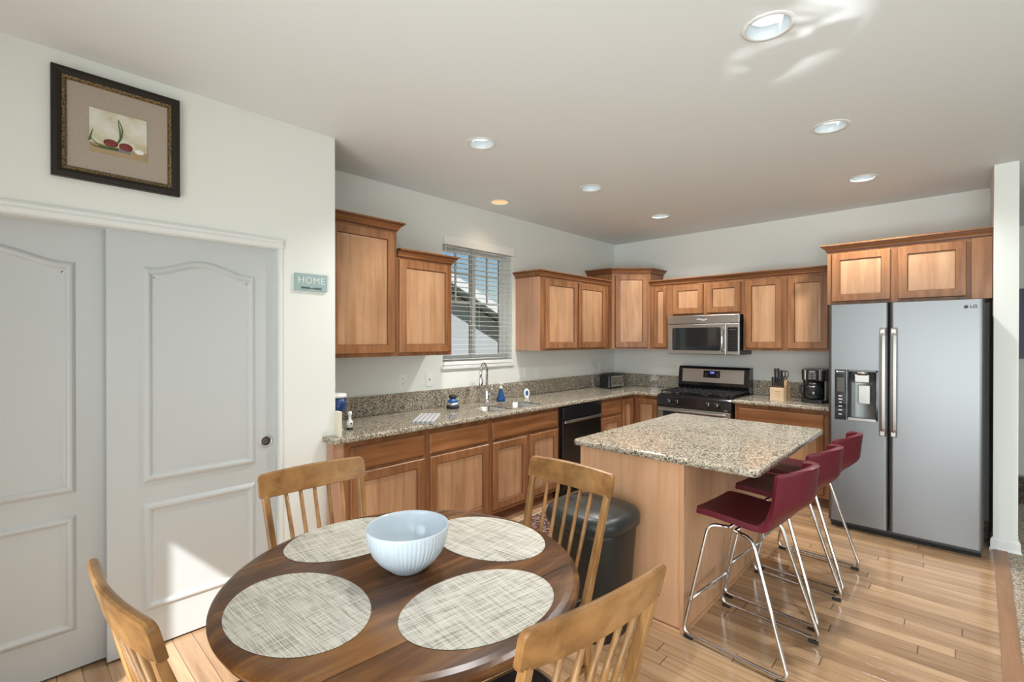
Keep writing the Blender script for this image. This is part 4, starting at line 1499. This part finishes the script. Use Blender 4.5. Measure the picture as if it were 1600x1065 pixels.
# ------------------------------------------------------------------ recessed lights
LLAB = ['recessed ceiling light nearest the viewer, the largest', 'recessed ceiling light above the bar stools', 'recessed ceiling light nearest the fridge cabinet',
        'recessed ceiling light above the near end of the sink counter', 'recessed ceiling light in the middle of the left row', 'recessed ceiling light nearest the back corner', 'small warm recessed light above the sink window']
for (x, y), lb_ in zip(LIGHTS, LLAB):
    warm = x < -3
    r = empty('recessed_light', (x, y, H), lb_, 'light', 0, 'recessed ceiling lights')
    MB().lathe([(0.0775, 0.002), (0.0775, -0.002), (0.082, -0.004), (0.096, -0.003), (0.098, 0.0), (0.078, 0.001)], n=40, cap=False).build('trim_ring', M['trim'], r)
    if warm:
        MB().lathe([(0.0765, 0.003), (0.001, 0.003)], n=32).build('lens', M['lamp_warm'], r)
    else:
        MB().lathe([(0.0775, 0.0), (0.073, 0.02), (0.062, 0.045), (0.0782, 0.0475), (0.0782, 0.0)], n=32, cap=False).build('reflector', M['reflector'], r)
        MB().lathe([(0.061, 0.044), (0.045, 0.040), (0.001, 0.037)], n=32).build('bulb', M['lamp_white'], r)
    ld = bpy.data.lights.new('recessed_lamp', 'SPOT')
    ld.energy = 6 if warm else (92 if y > 4 else 84)
    ld.spot_size = math.radians(144 if y > 4 else 128)
    ld.spot_blend = 1.0 if warm else 0.7
    ld.shadow_soft_size = 0.045
    ld.color = (1.0, 0.80, 0.58) if warm else (1.0, 0.985, 0.95)
    lobj = bpy.data.objects.new('recessed_lamp', ld)
    COL.objects.link(lobj)
    lobj.location = (x, y, H - 0.03 if warm else H + 0.012)

# ------------------------------------------------------------------ wall art and sign
PY0, PY1, PZ0, PZ1 = 0.148, 0.607, 2.200, 2.670
pc_y, pc_z = (PY0 + PY1) / 2, (PZ0 + PZ1) / 2
pa = empty('framed_painting', (XC, pc_y, pc_z), 'dark framed still life of red onions on the wall over the closet doors', 'picture')
hw_, hh_ = (PY1 - PY0) / 2, (PZ1 - PZ0) / 2
P = rect(-hw_, hw_, -hh_, hh_)


def ring(P, prof, name, mat, parent, cap1=False):
    return MB().loft([[(h, y, z) for y, z in offset_poly(P, q)] for q, h in prof], cap0=False, cap1=cap1).build(name, mat, parent)


M['frame_dk'] = plain('dark_bronze_frame', (0.016, 0.011, 0.007), 0.45, 0.0, Specular_IOR_Level=0.3)
gt = NT('antique_gilt')
_n = gt.noise(gt.coords((150, 150, 150)), 1.0, 3.0)
gt.color(gt.ramp(_n, [(0.40, (0.045, 0.028, 0.012)), (0.60, (0.26, 0.17, 0.075))]))
gt.set(Roughness=0.35, Metallic=0.5)
gt.bump(_n, 0.8, 0.004)
M['gilt'] = gt.m
M['linen'] = speckle('taupe_linen_mat', (0.34, 0.285, 0.235), (0.385, 0.325, 0.27), (0.43, 0.37, 0.31), 260, 0.9, 0.15)
ring(P, [(0.0, 0.002), (0.0, 0.028), (0.004, 0.033), (0.018, 0.034), (0.030, 0.028), (0.034, 0.026)], 'outer_frame', M['frame_dk'], pa)
ring(P, [(0.033, 0.026), (0.036, 0.029), (0.044, 0.027), (0.050, 0.019)], 'gilt_liner', M['gilt'], pa)
ring(P, [(0.049, 0.017), (0.052, 0.016), (0.053, 0.015)], 'linen_mat', M['linen'], pa, True)
cv = NT('canvas_paint')
_n = cv.noise(cv.coords((14, 14, 14)), 1.0, 4.0)
cv.color(cv.ramp(_n, [(0.3, (0.46, 0.39, 0.23)), (0.5, (0.60, 0.57, 0.45)), (0.7, (0.68, 0.67, 0.62))]))
cv.set(Roughness=0.6)
wy0, wy1, wz0, wz1 = 0.271 - pc_y, 0.477 - pc_y, 2.335 - pc_z, 2.528 - pc_z
can = MB().box(0.014, 0.019, wy0, wy1, wz0, wz1).build('canvas', cv.m, pa)
MB().box(0.0188, 0.0194, wy0, wy1, wz0, wz0 + 0.040).build('painted_table', plain('ochre_paint', (0.36, 0.26, 0.13), 0.6), can)
MB().box(0.0194, 0.0199, wy0 + 0.035, wy0 + 0.145, wz0 + 0.020, wz0 + 0.034).build('painted_shadow', plain('blue_grey_paint', (0.17, 0.185, 0.18), 0.6), can)


def blob(name, y, z, a, b, mat, x=0.0195):
    lp = [[(x + h, y + a * q * math.cos(2 * PI * k / 20), z + b * q * math.sin(2 * PI * k / 20)) for k in range(20)] for q, h in ((1, 0), (0.8, 0.0016), (0.4, 0.0024))]
    return MB().loft(lp, smooth=True).build(name, mat, can)


red = plain('onion_red_paint', (0.17, 0.018, 0.012), 0.4)
blob('painted_onion', wy0 + 0.074, wz0 + 0.052, 0.026, 0.017, red)
blob('painted_onion', wy0 + 0.128, wz0 + 0.048, 0.025, 0.018, red)
blob('painted_garlic', wy0 + 0.178, wz0 + 0.040, 0.020, 0.013, plain('garlic_white_paint', (0.75, 0.74, 0.70), 0.5))
grn = plain('leaf_green_paint', (0.055, 0.11, 0.022), 0.5)
gmb = MB()
for pts in ([(0.095, 0.056), (0.108, 0.080), (0.106, 0.120), (0.100, 0.150), (0.102, 0.166)], [(0.098, 0.058), (0.112, 0.085), (0.116, 0.120), (0.108, 0.150), (0.102, 0.164)],
            [(0.10, 0.030), (0.05, 0.028), (0.02, 0.040), (0.003, 0.062)], [(0.10, 0.028), (0.045, 0.024), (0.012, 0.026), (0.002, 0.034)], [(0.0, 0.045), (0.006, 0.075), (0.013, 0.098)]):
    pp = fillet([(0.0205, wy0 + a, wz0 + b) for a, b in pts], 0.02, 4)
    gmb.tube(pp, [0.0035 - 0.0025 * i / (len(pp) - 1) for i in range(len(pp))], 6)
gmb.build('painted_leaves', grn, can)

sg = empty('home_sign', (XC, 1.266, 1.836), 'small teal HOME sign on the wall beside the closet', 'sign')
MB().box(0.0, 0.014, -0.098, 0.098, -0.050, 0.050, bev=0.002).build('plaque', M['sign_teal'], sg)
text('letters', 'HOME', 0.055, M['white_plastic'], sg, (0.0150, 0.0, 0.010), (R90, 0, R90), 0.001, spacing=1.08, offset=-0.0006)
sp_ = MB()
for s in (-1, 1):
    for k in range(8):
        y = s * (0.008 + k * 0.0068)
        sp_.tube([(0.0150, y, -0.034), (0.0150, y + s * 0.007, -0.026)], [0.0016, 0.0007], 5).tube([(0.0150, y, -0.034), (0.0150, y + s * 0.007, -0.041)], [0.0016, 0.0007], 5)
    sp_.tube([(0.0150, 0, -0.036), (0.0150, s * 0.062, -0.033)], 0.0009, 5)
sp_.build('leaf_sprig', M['grey_mark'], sg)


# ------------------------------------------------------------------ outlets and switches
def plate(name, loc, rz, w, h, kind, label, cat):
    r = empty(name, loc, label, cat, rz)
    MB().box(-w / 2, w / 2, -0.006, 0.0, -h / 2, h / 2, bev=0.002).build('cover_plate', M['white_plastic'], r)
    if kind == 'outlet':
        for dz in (-0.020, 0.020):
            f = MB().lathe([(0.0165, 0), (0.0165, -0.008), (0.015, -0.0085), (0.001, -0.0085)], (0, 0, dz), 20, axis='y').build('receptacle', M['white_plastic'], r)
            MB().box(-0.008, -0.005, -0.0092, -0.008, dz - 0.002, dz + 0.007).box(0.005, 0.008, -0.0092, -0.008, dz - 0.002, dz + 0.007).box(-0.002, 0.002, -0.0092, -0.008, dz - 0.010, dz - 0.006).build('slots', M['dark'], f)
    elif kind == 'jack':
        MB().lathe([(0.007, -0.005), (0.007, -0.012), (0.003, -0.012), (0.003, -0.016)], (0, 0, 0), 12, axis='y').build('jack', M['nickel'], r)
    else:
        for dx in ((-0.024, 0.024) if kind == 'double' else (0.0,)):
            MB().box(dx - 0.0165, dx + 0.0165, -0.0085, -0.004, -0.033, 0.033, bev=0.0015).build('rocker', M['white_plastic'], r)
    return r


plate('wall_outlet', (XW, 2.258, 1.152), R90, 0.074, 0.122, 'outlet', 'white outlet on the wall below the shorter left cabinet', 'outlet')
plate('cable_plate', (XW, 2.525, 1.155), R90, 0.074, 0.122, 'jack', 'white cable jack plate left of the faucet', 'outlet')
plate('switch_plate', (XW, 3.728, 1.146), R90, 0.118, 0.120, 'double', 'white double switch plate just right of the window', 'switch')
plate('switch_plate', (XW, 3.970, 1.144), R90, 0.074, 0.120, 'single', 'white single switch plate below the two-door cabinet', 'switch')
plate('wall_outlet', (XW, 5.205, 1.139), R90, 0.074, 0.122, 'outlet', 'white outlet on the wall above the toaster', 'outlet')
plate('wall_outlet', (-2.470, YB, 1.130), 0, 0.074, 0.122, 'outlet', 'white outlet on the back wall left of the range', 'outlet')

# ------------------------------------------------------------------ things on the sink counter
Z = ZT1 + 0.0004
pp = MB().loft([[(x, y, 0) for x, y in rrect(-0.030, 0.030, -0.012, 0.012, 0.004)], [(x, y, 0.150) for x, y in rrect(-0.030, 0.030, -0.012, 0.012, 0.004)], [(x, y, 0.152) for x, y in rrect(-0.027, 0.027, -0.010, 0.010, 0.003)]])
o = pp.build('carton', M['cream'], None, (-2.765, 1.402, Z))
tag(o, 'slim cream carton standing at the closet end of the counter', 'carton')
tub = empty('lidded_tub', (-2.955, 1.490, Z), 'navy blue tub with a white lid on a stand by the closet corner', 'tub')
MB().lathe([(0.040, 0.0), (0.040, 0.006), (0.012, 0.012), (0.012, 0.115), (0.04, 0.120)], n=24).build('stand', M['white_plastic'], tub)
MB().lathe([(0.050, 0.118), (0.055, 0.124), (0.058, 0.215)], n=32).build('tub_body', M['navy'], tub)
MB().lathe([(0.061, 0.213), (0.062, 0.222), (0.058, 0.236), (0.03, 0.240)], n=32).build('tub_lid', M['white_plastic'], tub)
bt = empty('spray_bottle', (-2.925, 1.565, Z), 'small white bottle with a black base at the closet end of the counter', 'bottle')
MB().lathe([(0.020, 0.0), (0.020, 0.012)], n=20).build('base', M['black_matte'], bt)
MB().lathe([(0.019, 0.012), (0.019, 0.052), (0.010, 0.062), (0.009, 0.090), (0.014, 0.096), (0.014, 0.112), (0.008, 0.118)], n=20).build('bottle_body', M['white_plastic'], bt)
MB().box(0.0175, 0.0198, -0.006, 0.006, 0.034, 0.044).build('label_mark', M['grey_mark'], bt)
tw = MB()
t_m = NT('striped_towel')
_sx = t_m.n('ShaderNodeSeparateXYZ')
t_m.l(t_m.coords(), _sx.inputs[0])
_f = t_m.math('FRACT', t_m.math('MULTIPLY', _sx.outputs[0], 30.0))
t_m.color(t_m.ramp(_f, [(0.0, (0.50, 0.50, 0.49)), (0.42, (0.15, 0.16, 0.21)), (0.60, (0.50, 0.50, 0.49)), (0.72, (0.27, 0.28, 0.32)), (0.86, (0.50, 0.50, 0.49))], 'CONSTANT'))
t_m.set(Roughness=0.9)
t_m.bump(t_m.noise(t_m.coords(), 400, 2), 0.3, 0.002)
for k in range(3):
    P = rrect(-0.078 + 0.002 * k, 0.078, -0.192 + 0.004 * k, 0.192, 0.012)
    tw.loft([[(x, y, 0.006 * k + 0.001) for x, y in offset_poly(P, 0.003)], [(x, y, 0.006 * k + 0.003) for x, y in P], [(x, y, 0.006 * k + 0.0055) for x, y in offset_poly(P, 0.002)]], smooth=True)
o = tw.build('dish_towel', t_m.m, None, (-2.868, 2.142, Z))
o.rotation_euler = (0, 0, math.radians(44))
tag(o, 'folded white and blue-grey striped dish towel on the granite', 'towel')
sc = empty('scrub_brush', (-3.175, 2.645, Z), 'round blue and black dish scrubber left of the sink', 'brush')
MB().lathe([(0.050, 0.0), (0.056, 0.006), (0.056, 0.022), (0.050, 0.026)], n=28).build('base', M['black_matte'], sc)
MB().lathe([(0.052, 0.026), (0.054, 0.034), (0.048, 0.048), (0.040, 0.052)], n=28).build('band', M['grey_metal'], sc)
MB().lathe([(0.042, 0.050), (0.040, 0.066), (0.028, 0.080), (0.022, 0.086)], n=28).build('body', M['blue'], sc)
MB().lathe([(0.024, 0.084), (0.034, 0.092), (0.036, 0.102), (0.028, 0.114), (0.005, 0.118)], n=28).build('knob', M['black_matte'], sc)
so_ = empty('soap_bottle', (-3.205, 3.262, Z), 'blue flask-shaped soap bottle with a white pump beside the faucet', 'bottle')
MB().lathe([(0.040, 0.0), (0.045, 0.006), (0.040, 0.030), (0.024, 0.080), (0.015, 0.105), (0.014, 0.120)], n=28).build('flask', M['blue_soap'], so_)
MB().lathe([(0.017, 0.118), (0.017, 0.135), (0.007, 0.138), (0.006, 0.160), (0.010, 0.162), (0.009, 0.172)], n=20).tube([(0, 0, 0.166), (0.035, -0.01, 0.166), (0.042, -0.012, 0.160)], 0.004, 8).build('pump', M['white_plastic'], so_)
ov = empty('oval_scrubber', (-3.19, 3.615, Z), 'small white oval with a blue centre standing by the sink', 'scrubber', math.radians(60))
lp = [[(0.030 * q * math.cos(a), y, 0.048 + 0.046 * q * math.sin(a)) for a in [2 * PI * k / 32 for k in range(32)]] for q, y in ((0.9, 0.010), (1.0, 0.006), (1.0, -0.006), (0.9, -0.010))]
MB().loft(lp, smooth=True).build('ring', M['white_plastic'], ov)
lp = [[(0.015 * q * math.cos(a), y, 0.050 + 0.026 * q * math.sin(a)) for a in [2 * PI * k / 28 for k in range(28)]] for q, y in ((1.0, -0.006), (1.0, -0.012), (0.8, -0.014))]
MB().loft(lp, smooth=True).build('centre', M['blue'], ov)
MB().box(-0.018, 0.018, -0.014, 0.014, 0.0, 0.008, bev=0.003).build('foot', M['white_plastic'], ov)

ts = empty('toaster', (-3.105, 5.075, Z), 'black and chrome toaster in the counter corner', 'toaster', math.radians(-4))
P = rrect(-0.082, 0.082, -0.142, 0.142, 0.03)
MB().loft([[(x, y, 0.008) for x, y in offset_poly(P, 0.004)], [(x, y, 0.014) for x, y in P], [(x, y, 0.150) for x, y in P], [(x, y, 0.172) for x, y in offset_poly(P, 0.010)], [(x, y, 0.180) for x, y in offset_poly(P, 0.028)]], smooth=False).build('body', M['black_gloss'], ts)
MB().box(0.078, 0.088, -0.120, 0.120, 0.025, 0.150, bev=0.008).build('side_plate', M['chrome'], ts)
for xx in (-0.030, 0.030):
    MB().box(xx - 0.012, xx + 0.012, -0.10, 0.10, 0.1765, 0.1815).build('slot', M['dark'], ts)
MB().box(-0.018, 0.018, -0.165, -0.140, 0.100, 0.112, bev=0.003).build('lever', M['black_matte'], ts)
for sx in (-0.06, 0.06):
    for sy in (-0.11, 0.11):
        MB().lathe([(0.010, 0), (0.010, 0.010)], (sx, sy, 0), 10).build('foot', M['black_matte'], ts)

# ------------------------------------------------------------------ knife block and coffee maker
kb = empty('knife_block', (-1.298, 5.10, Z), 'pale wooden knife block on the counter right of the range', 'knife block', math.radians(-10))
W2 = 0.062
low = [(0.0, 0.0), (-0.004, 0.118), (0.050, 0.130), (0.055, 0.0)]
hi_ = [(0.055, 0.0), (0.048, 0.130), (0.075, 0.200), (0.118, 0.190), (0.155, 0.0)]
MB().loft([[(-W2, y, z) for y, z in low], [(W2, y, z) for y, z in low]]).build('front_block', M['birch'], kb)
MB().loft([[(-W2, y, z) for y, z in hi_], [(W2, y, z) for y, z in hi_]]).build('rear_block', M['birch_dk'], kb)
MB().box(-0.030, 0.030, -0.0035, 0.001, 0.066, 0.068).box(-0.018, 0.018, -0.0035, 0.001, 0.052, 0.0535).box(-0.022, 0.036, -0.0045, 0.001, 0.084, 0.090).build('stamp', M['birch_dk'], kb)
kmat = Matrix.Translation(kb.location) @ Matrix.Rotation(kb.rotation_euler.z, 4, 'Z')


def knife(x, y, z, ln, tilt, w, label, grp):
    p = kmat @ Vector((x, y, z))
    r = empty('knife', p, label, 'knife', kb.rotation_euler.z, grp)
    r.rotation_euler = (math.radians(tilt), 0, kb.rotation_euler.z)
    lp = [[(a * w * q, b * w * 1.5 * q, h) for a, b in ((-0.5, -0.3), (-0.3, -0.5), (0.3, -0.5), (0.5, -0.3), (0.5, 0.3), (0.3, 0.5), (-0.3, 0.5), (-0.5, 0.3))] for q, h in ((0.8, 0.012), (1.0, 0.03), (0.85, ln * 0.55), (1.05, ln * 0.9), (0.7, ln))]
    MB().loft(lp, smooth=True).build('handle', M['black_satin'], r)
    MB().box(-w * 0.45, w * 0.45, -w * 0.65, w * 0.65, 0.0, 0.013).build('bolster', M['nickel'], r)
    MB().box(-0.0008, 0.0008, -w * 0.6, w * 0.6, -0.07, 0.0).build('blade', M['nickel'], r)
    return r


for i in range(6):
    knife(-0.048 + 0.0195 * i, 0.022, 0.124, 0.100, 4, 0.013, 'black-handled steak knife in the block front row, number %s from the left' % ('one', 'two', 'three', 'four', 'five', 'six')[i], 'steak knives in the front row')
for i, (x, ln) in enumerate(((-0.040, 0.135), (-0.012, 0.138), (0.014, 0.120))):
    knife(x, 0.066, 0.172, ln, 6, 0.017, ('tall black-handled kitchen knife at the left of the block back row', 'tallest black-handled kitchen knife in the block back row', 'shorter black-handled kitchen knife beside the scissors')[i], 'kitchen knives in the back row')
scs = empty('kitchen_scissors', kmat @ Vector((0.042, 0.080, 0.190)), 'black-handled kitchen scissors in the knife block', 'scissors', kb.rotation_euler.z)
for s in (-1, 1):
    lp = [(s * 0.014 + 0.014 * math.cos(a), 0.0, 0.062 + 0.034 * math.sin(a)) for a in [2 * PI * k / 18 for k in range(19)]]
    MB().tube(lp, 0.0045, 8).tube([(s * 0.014, 0, 0.030), (0, 0, -0.01)], 0.006, 8).build('handle', M['black_satin'], scs)
MB().box(-0.009, 0.009, -0.0015, 0.0015, -0.06, 0.0).build('blade', M['nickel'], scs)

cm = empty('coffee_maker', (-1.000, 5.20, Z), 'black drip coffee maker between the knife block and the fridge', 'coffee maker', math.radians(-4))
P = rrect(-0.092, 0.092, -0.10, 0.12, 0.03)
MB().loft([[(x, y, 0) for x, y in offset_poly(P, 0.004)], [(x, y, 0.006) for x, y in P], [(x, y, 0.030) for x, y in P], [(x, y, 0.036) for x, y in offset_poly(P, 0.008)]]).build('base', M['black_satin'], cm)
Pb = rrect(-0.088, 0.088, 0.035, 0.118, 0.02)
MB().loft([[(x, y, 0.03) for x, y in Pb], [(x, y, 0.21) for x, y in Pb]]).build('tank', M['black_gloss'], cm)
Pt = rrect(-0.094, 0.094, -0.085, 0.120, 0.03)
MB().loft([[(x, y, 0.200) for x, y in offset_poly(Pt, 0.012)], [(x, y, 0.215) for x, y in Pt], [(x, y, 0.300) for x, y in offset_poly(Pt, -0.002)], [(x, y, 0.312) for x, y in offset_poly(Pt, 0.008)]]).build('brew_head', M['black_satin'], cm)
MB().box(-0.052, 0.052, -0.091, -0.080, 0.212, 0.304, bev=0.002).build('control_panel', M['black_gloss'], cm)
for xx in (-0.060, 0.060):
    MB().box(xx - 0.007, xx + 0.007, -0.0905, -0.080, 0.212, 0.304, bev=0.002).build('silver_strip', M['nickel'], cm)
bm_ = MB()
for i in range(2):
    for j in range(4):
        bm_.box(-0.030 + i * 0.034, -0.004 + i * 0.034, -0.0925, -0.0905, 0.222 + j * 0.016, 0.229 + j * 0.016)
bm_.box(-0.024, 0.024, -0.0925, -0.0905, 0.284, 0.298)
bm_.build('buttons', M['grey_metal'], cm)
for s in (-1, 1):
    MB().box(s * 0.089 - 0.005, s * 0.089 + 0.005, -0.03, 0.02, 0.03, 0.205, bev=0.002).build('side_trim', M['nickel'] if s > 0 else M['black_satin'], cm)
cf = empty('coffee_carafe', (-1.003, 5.157, Z + 0.0375), 'dark glass coffee carafe standing in the coffee maker', 'carafe', math.radians(-4))
MB().lathe([(0.052, 0.0), (0.066, 0.012), (0.073, 0.050), (0.066, 0.090), (0.050, 0.118), (0.048, 0.125)], n=32).build('glass_body', M['black_glass'], cf)
MB().lathe([(0.050, 0.122), (0.054, 0.128), (0.050, 0.150), (0.02, 0.156)], n=32).build('lid', M['black_satin'], cf)
MB().lathe([(0.0515, 0.108), (0.0545, 0.110), (0.0535, 0.120), (0.0505, 0.122)], n=32).build('band', M['nickel'], cf)
hpt = fillet([(-0.048, -0.012, 0.130), (-0.100, -0.026, 0.130), (-0.108, -0.030, 0.050), (-0.068, -0.018, 0.030)], 0.03)
MB().tube(hpt, 0.010, 8).build('handle', M['black_satin'], cf)

# ------------------------------------------------------------------ far hall details at the right edge
hp_ = empty('wall_picture', (0.62, 7.70, 1.67), 'dark blue picture on the far hall wall at the right edge', 'picture')
MB().box(-0.19, 0.25, -0.030, 0.0, -0.385, 0.385, bev=0.003).build('frame', M['black_satin'], hp_)
MB().box(-0.18, 0.24, -0.032, -0.029, -0.375, 0.375).build('picture_surface', plain('deep_blue_print', (0.008, 0.025, 0.060), 0.4), hp_)
hr = MB().prism(rrect(0.30, 2.4, 6.35, 7.50, 0.01), 0.004, 0.014).build('hall_rug', M['rug'])
tag(hr, 'dark patterned rug on the hall floor at the right edge', 'rug')
